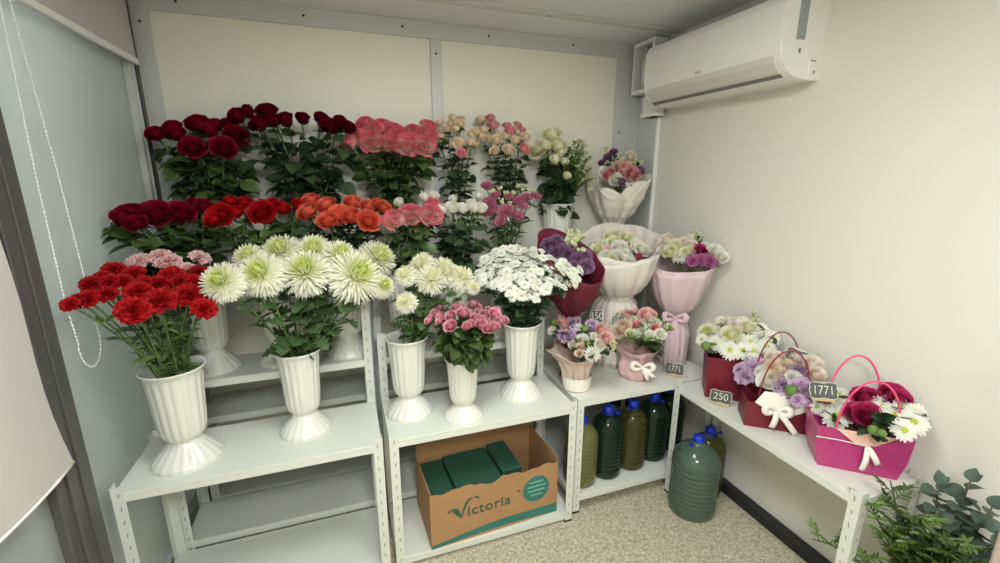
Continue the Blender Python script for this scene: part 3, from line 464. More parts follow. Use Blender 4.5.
pts+=[(.012,-.29,-.86),(.012,-.31,-.45),(.012,-.345,-.05),(.012,-.35,.28)]
build('bead_chain',beads(MB(),pts),M['white'],t)
t=thing('roller_blind','lowered grey roller blind with loose hem in front of the near glass pane','blind',(XL+.035,.85,.845))
def fab(u,v):
    y=-.55+u*(1.06-.045*math.sin(min(1,v*2.2)*PI/2)-.012*math.sin(v*14)*(v<.5)); return (.012*math.sin(u*9+v*2)*(1-v)+.006, y+.0, v*1.52)
m=MB(); m.grid(fab,24,20); m.grid(lambda u,v:tuple(Vector(fab(u,v))+Vector((-.0015,0,0))),24,20); build('blind_fabric',m,M['blind'],t)
build('hem',MB().tube([Vector(fab(i/12,0)) for i in range(13)],.004,8),M['white'],t)
build('roller_tube',MB().tube([(.0,-.56,1.5),(.0,.52,1.5)],.016,16),M['white'],t)

# ceiling lamps
M['lamp']=bpy.data.materials.new('lamp_diffuser'); M['lamp'].use_nodes=True
b=M['lamp'].node_tree.nodes['Principled BSDF']; b.inputs['Emission Color'].default_value=(1,.985,.95,1); b.inputs['Emission Strength'].default_value=LAMP
for (x,y,lab,w) in ((.38,.80,'square white ceiling light nearest the flower racks',.3),(.05,-.60,'square white ceiling light behind the viewer over the open floor',.3)):
    t=thing('ceiling_light',lab,'light',(x,y,H-.03),group='square ceiling lights')
    fr=MB()
    for a in ((-w,-w,w,-w+.015),(-w,w-.015,w,w),(-w,-w+.015,-w+.015,w-.015),(w-.015,-w+.015,w,w-.015)): fr.box(a[0],a[1],0,a[2],a[3],.03)
    build('frame',fr,M['white'],t,smooth=False)
    build('diffuser',MB().box(-w+.015,-w+.015,.008,w-.015,w-.015,.012),M['lamp'],t,smooth=False)

# ================================================================== shelving racks
def leg_mesh(h,sx,sy,zs=()):
    """L profile, outer corner at the origin, flanges running to sx, sy"""
    m=MB(); a=.035; th=.0018
    def bx(x0,y0,z0,x1,y1,z1,mi=0): m.box(min(x0,x1),min(y0,y1),z0,max(x0,x1),max(y0,y1),z1,mi)
    bx(0,0,0,sx*a,sy*th,h); bx(0,sy*th,0,sx*th,sy*a,h)
    z=.045
    while z<h-.02:
        for q in (0,1):
            e=.0005
            P=[(-.003,-.008),(.001,-.009),(.004,.007),(.001,.009),(-.001,.006)]
            cc=.019
            if q==0: vs=[(sx*(cc+px),-sy*e,z+pz) for px,pz in P]
            else: vs=[(-sx*e,sy*(cc+px),z+pz) for px,pz in P]
            m.add(vs,[tuple(range(5))],None,1)
        z+=.05
    return m
def shelf_mesh(w,d,z):
    m=MB().box(.002,.002,z-.004,w-.002,d-.002,z,c=.0015)
    lip=.032
    m.box(.002,.002,z-lip,w-.002,.0045,z-.004); m.box(.002,d-.0045,z-lip,w-.002,d-.002,z-.004)
    m.box(.002,.0045,z-lip,.0045,d-.0045,z-.004); m.box(w-.0045,.0045,z-lip,w-.002,d-.0045,z-.004)
    m.box(.0045,.0045,z-lip,w-.0045,.012,z-lip+.001); return m
def rack(label,x0,x1,y0,y1,shelves,hf,hb):
    t=thing('shelving_rack',label,'shelf',(x0,y0,0),group='white slotted steel racks'); w,d=x1-x0,y1-y0
    for (x,y,sx,sy,h) in ((0,0,1,1,hf),(w,0,-1,1,hf),(0,d,1,-1,hb),(w,d,-1,-1,hb)):
        l=build('leg',leg_mesh(h,sx,sy),[M['rackmetal'],M['slot']],t,(x,y,0),smooth=False)
        build('foot_cap',MB().box(min(0,sx*.037)-.001*(sx>0),min(0,sy*.037)-.001*(sy>0),0,max(0,sx*.037)+.001*(sx<0),max(0,sy*.037)+.001*(sy<0),.010),M['black'],l,smooth=False)
    for z in shelves: build('shelf',shelf_mesh(w,d,z),M['rackmetal'],t,smooth=False)
    return t
rack('low white slotted steel rack nearest the glass wall, under the carnation vase',-.766,.076,1.545,1.895,(.048,.6),.625,.625)
rack('low white slotted steel rack holding the printed carton, under three pedestal vases',.10,.914,1.55,1.895,(.048,.6),.625,.61)
rack('low white slotted steel rack in the corner, full of water bottles',.938,1.744,1.585,2.15,(.095,.6),.61,.61)
rack('low white slotted steel rack along the side wall, under the gift bags',1.472,1.774,.735,1.575,(.6,),.622,.622)
rack('middle-height white steel rack behind the carnations and big chrysanthemums',-.74,.076,1.905,2.16,(.075,.42,.8),1.10,1.10)
rack('middle-height white steel rack behind the pink spray roses',.10,.914,1.905,2.16,(.075,.42,.8),.915,.915)
rack('tall white steel rack by the glass wall, under the red roses at the back',-.70,.10,2.175,2.43,(.075,.5,1.08),1.10,1.10)
rack('tall white steel rack under the pink roses at the back',.104,.904,2.175,2.43,(.075,.5,1.08),1.10,1.10)
rack('tall white steel rack in the corner, under the top wrapped bouquet',.908,1.64,2.175,2.43,(.075,.5,1.08),1.10,1.10)

# ================================================================== air conditioner
M['louvre']=mat('louvre_plastic',C(216,213,206),.4)
t=thing('air_conditioner','white wall-mounted split air conditioner high on the side wall','air conditioner',(XR,1.33,1.955))
L=.80
prof=[(0,0),(-.09,0),(-.145,.010),(-.18,.030),(-.205,.060),(-.212,.085),(-.216,.14),(-.217,.2),(-.212,.255),(-.198,.282),(-.17,.292),(0,.292)]
build('casing',MB().prism(prof,.012,L-.012),M['white'],t,smooth=False)
for nm,y0,y1 in (('end_cap',0,.012),('end_cap',L-.012,L)):
    build(nm,MB().prism([(x*.995,z*.99+.001) for x,z in prof],y0,y1),M['white'],t,smooth=False)
fp=[(-.207,.072),(-.214,.085),(-.221,.14),(-.2225,.2),(-.2175,.256),(-.202,.286),(-.198,.282),(-.212,.255),(-.2175,.2),(-.216,.14),(-.209,.085)]
build('front_panel',MB().prism(fp,.004,L-.004),M['white'],t,smooth=False)
lv=build('louvre_flap',MB().prism([(-.2135,.080),(-.2085,.058),(-.1835,.0265),(-.150,.0080),(-.150,.012),(-.180,.031),(-.205,.061),(-.210,.082)],.03,L-.02),M['louvre'],t,smooth=False)
build('vent_slot',MB().prism([(-.170,.0175),(-.153,.0075),(-.153,.0105),(-.170,.0205)],.03,L-.02),M['acdark'],t,smooth=False)
build('rating_label',MB().box(-.150,-.0012,.135,-.105,0,.275),M['label'],t,smooth=False)
mk=MB().box(-.128,-.001,.090,-.118,0,.106); build('end_sticker',mk,M['acdark'],t,smooth=False)
m=MB().box(-.066,-.003,.02,-.03,0,.075,c=.001); m.box(-.062,-.0045,.066,-.034,-.003,.070,mi=1); m.box(-.040,-.0045,.024,-.034,-.003,.034,mi=1); build('pipe_knockout',m,[M['white'],M['acdark']],t,smooth=False)
m=MB()
for dy in (0,.012,.022): m.lathe([(.0,.001),(.005,.001),(.006,0)],12)
mm=MB()
for k in range(3): mm.merge(MB().lathe([(0.0001,.001),(.005,.001),(.0055,0)],12),orient((-1,0,0),0,(-.2195,.40+.011*k,.095)))
build('maker_badge',mm,M['acgrey'],t)
# service hatch and cover beside it
t=thing('service_box','open white service box with pipes showing, between the air conditioner and the corner','box',(XR-.012,2.215,2.06))
m=MB(); w,d,h=.19,.085,.275
m.box(-d,0,0,-.004,.008,h); m.box(-d,w-.008,0,-.004,w,h); m.box(-d,.008,0,-.004,w-.008,.008); m.box(-d,.008,h-.008,-.004,w-.008,h)
for a in ((0,0,.02,h),(w-.02,0,w,h),(.02,0,w-.02,.02),(.02,h-.02,w-.02,h)): m.box(-d-.004,a[0],a[1],-d,a[2],a[3])
build('box_shell',m,M['white'],t,smooth=False)
build('back_plate',MB().box(-.004,.0,.0,.0,w,h),M['acdark'],t,smooth=False)
m=MB().tube([(-.04,.145,.01),(-.045,.14,.15),(-.03,.15,.26)],.012,10); build('pipe',m,M['white'],t)
m=MB().tube([(-.05,.11,.01),(-.05,.115,.12),(-.03,.10,.26)],.006,8); m.tube([(-.045,.14,.02),(-.05,.13,.2),(-.03,.13,.26)],.004,8); build('cable',m,M['acgrey'],t)
t=thing('pipe_cover','small white pipe cover on the wall under the open service box','cover',(XR-.012,2.20,1.925))
build('cover_body',MB().box(-.06,0,0,0,.13,.12,c=.008),M['white'],t,smooth=False); build('cover_rim',MB().box(-.064,-.004,.0,0,.134,.02,c=.003),M['white'],t,smooth=False)
t=thing('cable_trunking','white vertical cable trunking running down the side wall near the corner','conduit',(XR-.0,2.235,.056))
build('trunking_channel',MB().box(-.024,0,0,0,.05,1.866,c=.003),M['white'],t,smooth=False); build('trunking_lid',MB().box(-.028,.004,0,-.024,.046,1.866,c=.001),M['trim'],t,smooth=False)

# ================================================================== pedestal vases
def vase_mesh(ribs=18):
    pr=[(.104,0),(.106,.006),(.101,.016),(.088,.032),(.070,.052),(.056,.068),(.048,.080),(.046,.088),(.056,.096),(.064,.108),(.069,.130),(.072,.165),(.0745,.21),(.077,.26),(.080,.30),(.082,.33),(.084,.342),(.090,.352),(.094,.358),(.093,.361),(.088,.360),(.081,.350),(.078,.33),(.074,.26),(.069,.17),(.060,.12),(.03,.105),(.0001,.104)]
    def mod(a,j,z):
        if j<=1: return 1+.012*math.cos(20*a)
        if j<6: return 1+.014*math.cos(20*a)*(1 if j>2 else .6)
        if 9<=j<=15: return 1-.035*(abs(math.sin(ribs*a/2))**3)
        return 1
    m=MB().lathe(pr,160,0,mod); m.lathe([(.104,0),(.001,.001)],32); return m.mesh('pedestal_vase_mesh',M['vase'])
VM=vase_mesh()
VG='white ribbed plastic pedestal vases'
def vase(label,x,y,z,h=.36,w=1.0,rz=None):
    o=link('pedestal_vase',VM,None,(x,y,z)); o.scale=(w,w,h/.361); o.rotation_euler=(0,0,rnd.uniform(0,1) if rz is None else rz)
    return tag(o,label,'vase',VG)
vase('white ribbed pedestal vase holding the red carnations, nearest the glass wall',-.594,1.70,.6,.355,1.06)
vase('white ribbed pedestal vase holding the large lime-centred chrysanthemums',-.204,1.755,.6,.345,.92)
vase('white ribbed pedestal vase holding the white pompom chrysanthemums',.211,1.755,.6,.345,.95)
vase('smallest white ribbed pedestal vase, holding the pink spray roses',.42,1.645,.6,.265,.80)
vase('white ribbed pedestal vase holding the dense white daisy spray',.724,1.745,.6,.355,.95)
for x,l in ((-.56,'maroon roses on the middle row'),(-.29,'red roses on the middle row'),(-.02,'coral roses on the middle row'),(.24,'pink-edged roses on the middle row'),(.48,'white roses on the middle row'),(.74,'lisianthus on the middle row')):
    vase('white ribbed pedestal vase holding the '+l,x,2.03,.8,.36,.95)
for x,l in ((-.50,'crimson roses on the back row'),(-.14,'darkest red roses on the back row'),(.25,'pink roses on the back row'),(.58,'cream spray roses on the back row'),(.87,'pink and cream spray roses on the back row'),(1.165,'cream roses and green spikes on the back row')):
    vase('white ribbed pedestal vase holding the '+l,x,2.295,1.08,.36,1.02)

# ================================================================== carton with floral foam
M['card']=mat('cardboard',C(172,132,92),.8,noise=(14,.3,C(158,120,82)))
M['cardin']=mat('cardboard_inside',C(132,100,66),.85)
M['teal']=mat('teal_print',C(48,116,106),.6)
M['print']=mat('dark_green_print',C(58,92,70),.6)
M['foam']=mat('floral_foam',C(32,76,60),.9,bump=(300,.3,.001))
M['mint']=mat('pale_print',C(140,190,178),.6)
t=thing('carton','open brown printed cardboard carton on the bottom shelf of the middle rack','box',(.247,1.552,.048),math.radians(2.6))
w,d,h=.60,.30,.27; k=.005
m=MB(); m.box(0,0,0,w,d,k)
N=24
def wav(i): return h-.006-.006*math.sin(i*.8)-.012*(1 if 9<i<13 else 0)+ .004*math.sin(i*2.1)
for i in range(N):
    x0,x1=w*i/N,w*(i+1)/N; z0,z1=wav(i),wav(i+1)
    vs=[(x0,0,k),(x1,0,k),(x1,0,z1),(x0,0,z0),(x0,k,k),(x1,k,k),(x1,k,z1),(x0,k,z0)]
    m.add(vs,[(0,1,2,3),(5,4,7,6),(3,2,6,7)])
m.box(0,k,k,k,d,h); m.box(w-k,k,k,w,d,h+.02); m.box(k,d-k,k,w-k,d,h+.045)
build('carton_body',m,M['card'],t,smooth=False)
def onface(name,poly,mt,y=-.0006):
    mm=MB(); n=len(poly); mm.add([(x,y,z) for x,z in poly]+[(x,0,z) for x,z in poly],[tuple(range(n))]+[(i,(i+1)%n,n+(i+1)%n,n+i) for i in range(n)]); return build(name,mm,mt,t,smooth=False)
top=[(x/20*w, .018+.035*math.sin(min(1,x/20*1.3)*PI*.62)**1.2 ) for x in range(21)]; bot=[(x/20*w,.002+.012*math.sin(x/20*PI)) for x in range(21)]
mm=MB()
for i in range(20): mm.add([(bot[i][0],-.0006,bot[i][1]),(bot[i+1][0],-.0006,bot[i+1][1]),(top[i+1][0],-.0006,top[i+1][1]),(top[i][0],-.0006,top[i][1])],[(0,1,2,3)])
build('teal_wave_band',mm,M['teal'],t,smooth=False)
disc=[( .490+.066*math.cos(a), .158+.066*math.sin(a)) for a in [i*2*PI/40 for i in range(40)]]
onface('round_badge',disc,M['teal'],-.0008)
mm=MB()
for (x0,x1,z) in ((.458,.522,.190),(.446,.534,.168),(.448,.532,.146),(.462,.52,.124)):
    x=x0
    while x<x1: mm.box(x,-.0014,z,x+.006,-.0008,z+.007); x+=.0085
build('badge_lines',mm,M['mint'],t,smooth=False)
def text(parent,body,loc,size,mt,rot=(PI/2,0,0),ext=.0004,sx=1.0,name='lettering',sp=1.0,off=0.0,center=False):
    cu=bpy.data.curves.new(name,'FONT'); cu.body=body; cu.size=size; cu.extrude=ext; cu.space_character=sp; cu.offset=off; cu.materials.append(mt)
    if center: cu.align_x='CENTER'; cu.align_y='CENTER'
    q=bpy.data.objects.new(name,cu); me=bpy.data.meshes.new_from_object(q); bpy.data.objects.remove(q)
    o=link(name,me,parent,loc); o.rotation_euler=rot; o.scale=(sx,1,1); return o
text(t,'ictoria',(.160,-.0008,.120),.069,M['print'],sp=1.12,off=.0012)
mm=MB()
def swoosh(P,W):
    vs=[]
    for (x,z),wd in zip(P,W): vs += [(x-.012-wd/2,-.0012,z),(x-.012+wd/2,-.0012,z+wd*.15)]
    mm.add(vs,[(2*i,2*i+1,2*i+3,2*i+2) for i in range(len(P)-1)])
swoosh([(.088,.158),(.100,.172),(.115,.168),(.128,.150),(.140,.128),(.146,.118)],[.004,.022,.026,.022,.014,.003])
swoosh([(.146,.118),(.152,.140),(.160,.165),(.172,.190),(.190,.205),(.212,.205),(.228,.192)],[.004,.008,.012,.015,.022,.018,.004])
swoosh([(.104,.150),(.112,.156),(.122,.148),(.132,.130)],[.003,.008,.008,.003])
build('logo_initial',mm,M['print'],t,smooth=False)
text(t,'®',(.395,-.0008,.165),.02,M['print'],name='trade_mark')
R3=Matrix.Rotation(math.radians(2.6),4,'Z')
for (x0,y0,x1,y1,z1,l,tz) in ((.012,.02,.115,.27,.235,'narrow dark green floral foam block at the near end inside the carton',0),(.122,.012,.335,.27,.245,'widest dark green floral foam block in the middle of the carton',0),(.345,.05,.44,.27,.255,'dark green floral foam block beside the empty end of the carton',0)):
    m=MB().box(-(x1-x0)/2,-(y1-y0)/2,0,(x1-x0)/2,(y1-y0)/2,z1-k,c=.004)
    p=Vector((.247,1.552,.048))+R3@Vector(((x0+x1)/2,(y0+y1)/2,k))
    o=build('floral_foam_block',m,M['foam'],None,p,smooth=False); o.rotation_euler=(0,0,math.radians(2.6)); tag(o,l,'floral foam','floral foam blocks in the carton')

# ================================================================== water bottles
M['cap']=mat('blue_cap',C(24,52,190),.35)
def water(n,c): return mat(n,c,.12,trans=.55,ior=1.36,spec=.6)
M['w1']=water('teal_water_bottle',C(108,136,116)); M['w2']=water('olive_water_bottle',C(88,90,46)); M['w3']=water('green_water_bottle',C(36,60,42)); M['w4']=water('pale_olive_water_bottle',C(142,146,92))  # olive and green tints are darkened to include the shade under the shelves
def bottle(label,x,y,z,mt,r=.083,h=.375,rz=0,grp=None):
    t=thing('water_bottle',label,'bottle',(x,y,z),rz,grp)
    q=r/.083; g=h/.375
    pr=[(.0001,.006),(.05,.002),(.070,.0),(.080,.012),(.083,.035)]
    z0=.045
    for i in range(9): pr+=[(.083,z0),(.083,z0+.012),(.0785,z0+.017)]; z0+=.0215
    pr+=[(.083,.245),(.0825,.262),(.076,.285),(.060,.310),(.040,.328),(.026,.338),(.021,.345),(.021,.352)]
    build('bottle_body',MB().lathe([(a*q,b*g) for a,b in pr],40,0,lambda a,j,z:1+.012*math.cos(4*a)),mt,t)
    build('cap',MB().lathe([(.0001,.375*g),(.020,.375*g),(.0245,.370*g),(.0255,.350*g),(.0255,.343*g),(.021,.343*g)],30,0,lambda a,j,z:1+.02*math.cos(24*a)),M['cap'],t)
    m=MB().lathe([(.023,.338*g),(.029,.338*g),(.029,.334*g),(.023,.334*g)],24)
    m.tube([(-.027,0,.336*g),(-.045,0,.335*g),(-.058,.006,.345*g),(-.052,.012,.352*g),(-.030,.008,.340*g)],.004,8)
    build('carry_handle',m,M['cap'],t); return t
bg='blue-capped water bottles under the racks'
bottle('large blue-capped bottle of teal-green water on the floor below the side rack',1.505,1.425,0,M['w1'],.108,.405,.3,bg)
bottle('blue-capped bottle of olive water on the floor against the side wall',1.655,1.50,0,M['w2'],.083,.375,2.9,bg)
bottle('blue-capped bottle of pale olive water at the carton end of the corner rack',1.03,1.69,.095,M['w4'],.082,.36,1,bg)
bottle('blue-capped bottle of dark green water on the corner rack beside the pale one',1.185,1.70,.095,M['w3'],.079,.38,2.5,bg)
bottle('blue-capped bottle of olive water in the middle of the corner rack shelf',1.345,1.715,.095,M['w2'],.077,.375,.6,bg)
bottle('dark blue-capped bottle beside the rack leg on the corner shelf',1.50,1.74,.095,M['w3'],.078,.375,1.9,bg)
bottle('darkest blue-capped bottle deep in the corner, beyond the rack leg',1.655,1.79,.095,M['w3'],.078,.375,.2,bg)

# ================================================================== price boards
M['slate']=mat('slate_board',C(74,80,76),.7,noise=(120,.5,C(94,100,96)))
M['chalk']=mat('chalk',C(228,228,216),.85)
M['wood']=mat('pale_wood',C(206,184,138),.65)
def price(label,x,y,z,face,txt,tilt=-.25,w=.080,h=.050,grp='small chalk price boards'):
    """face: heading (deg) the board looks to; 0 = towards -y"""
    t=thing('price_board',label,'price tag',(x,y,z),math.radians(face),grp)
    Mt=Matrix.Translation((0,0,.009))@Matrix.Rotation(tilt,4,'X')
    P=[]
    for i in range(48):
        a=2*PI*i/48; cx,cz=math.cos(a),math.sin(a); s=1/max(abs(cx),abs(cz)); s=min(s,1.28)
        P.append((w/2*cx*s*(1+.03*math.cos(8*a)), h/2+h/2*cz*s*(1+.05*math.cos(6*a))))
    build('slate',MB().prism(P,-.0015,.0015,0,Mt),M['slate'],t,smooth=False)
    e=MB(); e.tube([tuple(Mt@Vector((p[0]*.97,-.0018,h/2+(p[1]-h/2)*.97))) for p in P+P[:1]],.0011,6); build('chalk_border',e,M['chalk'],t)
    o=text(t,txt,(0,0,0),h*.80,M['chalk'],name='chalk_number',off=-.0006,center=True)
    o.matrix_local=Mt@Matrix.Translation((0,-.0019,h/2))@Matrix.Rotation(PI/2,4,'X')@Matrix.Diagonal((.92 if len(txt)<4 else .72,1,1,1))
    f=MB().box(-w*.42,-.012,.004,w*.42,.006,.009,c=.001); f.box(-w*.38,-.014,0,-w*.30,.02,.005); f.box(w*.30,-.014,0,w*.38,.02,.005)
    build('wooden_stand',f,M['wood'],t,smooth=False); return t
price('small slate price board chalked 250 in front of the tall burgundy gift bag',1.525,1.352,.6,-48,'250',-.25,.088,.055)
price('small slate price board chalked 1771 on the corner rack before the pink wrapped bouquet',1.53,1.655,.6,-42,'1771',-.35,.092,.055)
# ================================================================== loose flowers in the vases
ORD='first second third fourth fifth sixth seventh eighth ninth tenth eleventh twelfth thirteenth fourteenth fifteenth sixteenth seventeenth eighteenth nineteenth twentieth'.split()+['twenty-'+s for s in 'first second third fourth fifth sixth'.split()]
CAM=Vector((0,0,1.6))
def px(p):   # left-to-right order as seen from the aisle
    return math.atan2(p[0],p[1])
def front(p): return (CAM-Vector(p)).normalized()
def sepal(m,pos,n,r):
    for k in range(5):
        a=k*2*PI/5; t=Vector(n).orthogonal(); t.rotate(Quaternion(n,a)); add_leaf(m,'slim',pos,t*.8+Vector(n)*.5,r*1.1,mi=0)
def bunch(key,name,desc,cat,group,vx,vy,rim,kmat,leafkey='leaf',lk='rose',nl=6,ls=.05,tri=True,t0=.45,t1=.93,fb=.56,headkind=None,rs=1.07,stemr=.0028,srt=None):
    pts=sorted(DATA[key],key=px); n=len(pts)
    cx=sum(p[0] for p in pts)/n; cy=sum(p[1] for p in pts)/n; cz=sum(p[2] for p in pts)/n
    for i,(x,y,z,r,k) in enumerate(pts):
        y=min(y,2.40); x=max(x,-.735)
        r*=rs; P=Vector((x,y,z)); out=Vector((x-cx,(y-cy)*.6,z-cz+.22)).normalized()
        nn=(out*(1-fb)+front(P)*fb*(1.35 if k=='f' else .8)+Vector((rnd.uniform(-.12,.12),rnd.uniform(-.1,.1),.1))).normalized()
        hk=headkind or k or 'o'
        base=P-nn*r*(.45 if hk in 'ofhbl' else .15)
        a=2.4*i; B=Vector((vx+.035*math.cos(a),vy+.035*math.sin(a),rim-.17))
        C2=Vector((vx+(x-vx)*.30,vy+(y-vy)*.30,rim+.06+.25*(z-rim)*.5))
        path=[p-B for p in bez(B,C2,base,10)]
        t=thing(name,f'{desc}, {ORD[i]} bloom from the left',cat,B,0,group)
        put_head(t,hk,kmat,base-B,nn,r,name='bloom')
        s=MB().tube(path,[stemr*1.1]*9+[stemr*1.3,stemr*1.9],7)
        if hk in 'ofhbl': sepal(s,path[-1],nn,r*.8)
        build('stem',s,M['stem'],t)
        if nl: build('foliage',foliage(path,t0,t1,nl,ls,lk,tri),M[leafkey],t)
def spray(key,name,desc,cat,group,vx,vy,rim,matfn,hk,leafkey,lk,size,nl,ls,fb=.4,t0=.4,t1=.95,tri=False,rs=1.0,partname='bloom',join=.09,jit=0):
    pts=sorted(DATA[key],key=px); n=len(pts); G=[]; rest=list(pts)
    while rest:
        s=rest[0]; rest.sort(key=lambda p:(p[0]-s[0])**2+(p[2]-s[2])**2); G.append(rest[:size]); rest=rest[size:]; rest.sort(key=px)
    cx=sum(p[0] for p in pts)/n; cy=sum(p[1] for p in pts)/n; cz=sum(p[2] for p in pts)/n
    G.sort(key=lambda g:px([sum(p[q] for p in g)/len(g) for q in range(3)]))
    for i,g in enumerate(G):
        c=Vector([sum(p[q] for p in g)/len(g) for q in range(3)])
        a=2.4*i; B=Vector((vx+.03*math.cos(a),vy+.03*math.sin(a),rim-.17)); 
        J=c+ (Vector((vx,vy,rim))-c).normalized()*join
        path=bez(B,Vector((vx+(J.x-vx)*.3,vy+(J.y-vy)*.3,rim+.05+.1*(J.z-rim))),J,10)
        t=thing(name,f'{desc}, {ORD[i]} stem from the left',cat,B,0,group)
        s=MB().tube([p-B for p in path],[.003]*8+[.0026]*3,7)
        for (x,y,z,r,k) in g:
            y=min(y,2.41); r*=rs*rnd.uniform(1-jit*8,1+jit*8); P=Vector((x,y,z)); P+=front(P)*rnd.uniform(-jit,jit)*1.6; out=Vector((x-cx,(y-cy)*.6,z-cz+.18)).normalized()
            nn=(out*(1-fb)+front(P)*fb+Vector((rnd.uniform(-.2,.2),rnd.uniform(-.2,.2),rnd.uniform(-.1,.2)))).normalized()
            h=hk(k); base=P-nn*r*(.45 if h in 'ofhbl' else .1)
            mid=J.lerp(base,.5)+Vector((0,0,-.01)); s.tube([J-B,mid-B,base-B],.0013,5)
            put_head(t,h,matfn(k),base-B,nn,r,name=partname)
            if h in 'ofhb' : sepal(s,base-B,nn,r*.6)
        build('stem',s,M['stemd'],t)
        if nl:
            f=foliage([p-B for p in path],t0,t1,nl,ls,lk,tri)
            for (x,y,z,r,k) in g:
                q=J.lerp(Vector((x,y,z)),.45)-B
                for _ in range(2): add_leaf(f,lk,q,(rnd.uniform(-1,1),rnd.uniform(-1,1),rnd.uniform(-.2,.6)),ls*.7)
            build('foliage',f,M[leafkey],t)
# back row
bunch('r3a','rose','crimson rose in the back-row bunch nearest the glass wall','rose','crimson roses on the back row',-.50,2.295,1.44,'crimson','leaf',nl=10,ls=0.077,t0=.22)
bunch('r3b','rose','very dark red rose in the second back-row bunch','rose','darkest red roses on the back row',-.14,2.295,1.44,'darkred','leaf2',nl=11,ls=0.077,t0=.2)
bunch('r3c','rose','pink-edged rose in the back-row bunch','rose','pink-edged roses on the back row',.25,2.295,1.44,'pinkrim','leaf',nl=9,ls=0.069,t0=.18)
spray('r3d','spray_rose','cream spray rose at the back beside the pink roses','rose','cream spray roses on the back row',.58,2.295,1.44,lambda k:'sprayc' if k=='c' else 'sprayp',lambda k:'o','leaf2','rose',3,13,0.048,tri=True,t0=.15,rs=1.15)
spray('r3e','spray_rose','pink-tipped spray rose at the back beside the cream roses','rose','pink and cream spray roses on the back row',.87,2.295,1.44,lambda k:'sprayc' if k=='c' else 'sprayp',lambda k:'o','leaf2','rose',3,14,0.048,tri=True,t0=.15,rs=1.15)
bunch('r3f','rose','cream-white rose at the wall end of the back row','rose','cream roses on the back row',1.165,2.295,1.44,'creamrose','leaf2',nl=10,ls=0.062,t0=.15,rs=1.25)
pts=sorted(DATA['r3g'],key=px)
for i,(x,y,z,r,k) in enumerate(pts):
    B=Vector((1.18+.03*math.cos(i),2.30+.03*math.sin(i),1.27)); P=Vector((x,min(y,2.38),z))
    path=[p-B for p in bez(B,Vector((1.2,2.3,1.5)),P,10)]
    t=thing('green_spike',f'pale green spike at the wall end of the back row, {ORD[i]} from the left','greenery',B,0,'pale green spikes on the back row')
    build('stem',MB().tube(path,.002,6),M['stem'],t)
    m=MB()
    for j in range(60):
        tt=.4+.6*j/60; k2=min(9,int(tt*10)); p=path[k2].lerp(path[k2+1],tt*10-k2); a=j*2.4
        add_leaf(m,'slim' if j%3 else 'rose',p,(math.cos(a),math.sin(a),.8),.058*(1.35-tt))
    build('foliage',m,M['leafb'],t)
    for j in range(2): put_head(t,'cluster','budgreen',path[-1]-Vector((0,0,.02+.045*j))+Vector((rnd.uniform(-.01,.01),rnd.uniform(-.01,.01),0)),(rnd.uniform(-.3,.3),-.3,1),.020,name='bud_cluster')
# middle row
bunch('r2a','rose','maroon rose in the middle-row bunch nearest the glass wall','rose','maroon roses on the middle row',-.56,2.03,1.16,'maroon','leaf',nl=10,ls=0.073,t0=.25)
bunch('r2b','rose','bright red rose on the middle row','rose','red roses on the middle row',-.29,2.03,1.16,'red','leaf',nl=9,ls=0.062,t0=.2)
bunch('r2c','rose','coral orange rose on the middle row','rose','coral roses on the middle row',-.02,2.03,1.16,'coral','leaf2',nl=9,ls=0.062,t0=.2)
bunch('r2d','rose','pink-edged rose on the middle row beside the coral roses','rose','pink-edged roses on the middle row',.24,2.03,1.16,'pinkrim','leaf',nl=9,ls=0.065,t0=.2)
bunch('r2dw','rose','white rosebud above the pink-edged middle-row roses','rose','white buds among the pink roses',.27,2.03,1.16,'whiterose','leaf2',nl=8,ls=0.056,t0=.2)
bunch('r2e','rose','white rose on the middle row beside the lisianthus','rose','white roses on the middle row',.48,2.03,1.16,'whiterose','leaf2',nl=10,ls=0.062,t0=.2)
spray('r2f','lisianthus','dusky pink lisianthus at the wall end of the middle row','lisianthus','lisianthus on the middle row',.74,2.03,1.16,lambda k:'lisp' if k=='p' else 'budgreen',lambda k:'l' if k=='p' else 'cluster','leafm','slim',3,22,.070,t0=.2,rs=1.2)
# front row
def cgreen(z): pass
bunch('r1a','carnation','red carnation in the front vase nearest the glass wall','carnation','red carnations in the front vase',-.594,1.70,.955,'carnred','stem','slim',nl=7,ls=.060,tri=False,t0=.3,t1=.85,headkind='carn',rs=1.08,stemr=.0024)
bunch('r1p','carnation','pale pink carnation standing behind the red ones','carnation','pale pink carnations',-.594,1.72,.955,'carnpink','stem','slim',nl=4,ls=.05,tri=False,headkind='carn',fb=.25,rs=1.1,stemr=.0022)
bunch('r1b','chrysanthemum','large ivory chrysanthemum with lime centre in the front row','chrysanthemum','large lime-centred chrysanthemums',-.204,1.755,.945,'mum','leafm','lobed',nl=9,ls=.085,tri=False,t0=.30,t1=.85,headkind='mum',fb=.55,rs=1.28,stemr=.0035)
bunch('r1c','chrysanthemum','round white pompom chrysanthemum in the front row','chrysanthemum','white pompom chrysanthemums',.211,1.755,.945,'pompom','leafm','lobed',nl=6,ls=.060,tri=False,t0=.30,t1=.85,headkind='pom',fb=.5,rs=1.3,stemr=.0026)
spray('r1d','spray_rose','mauve pink spray rose in the smallest front vase','rose','mauve pink spray roses',.42,1.645,.865,lambda k:'rosyp',lambda k:'f' if rnd.random()<.4 else 'o','leaf','rose',3,12,.056,tri=True,t0=.42,rs=1.08)
spray('r1e','spray_chrysanthemum','white daisy-like spray chrysanthemum in front','chrysanthemum','white spray chrysanthemums',.724,1.745,.955,lambda k:'whitepetal',lambda k:'sdaisy','leaf2','lobed',7,14,.060,t0=.25,rs=1.25,join=.10,jit=.02)
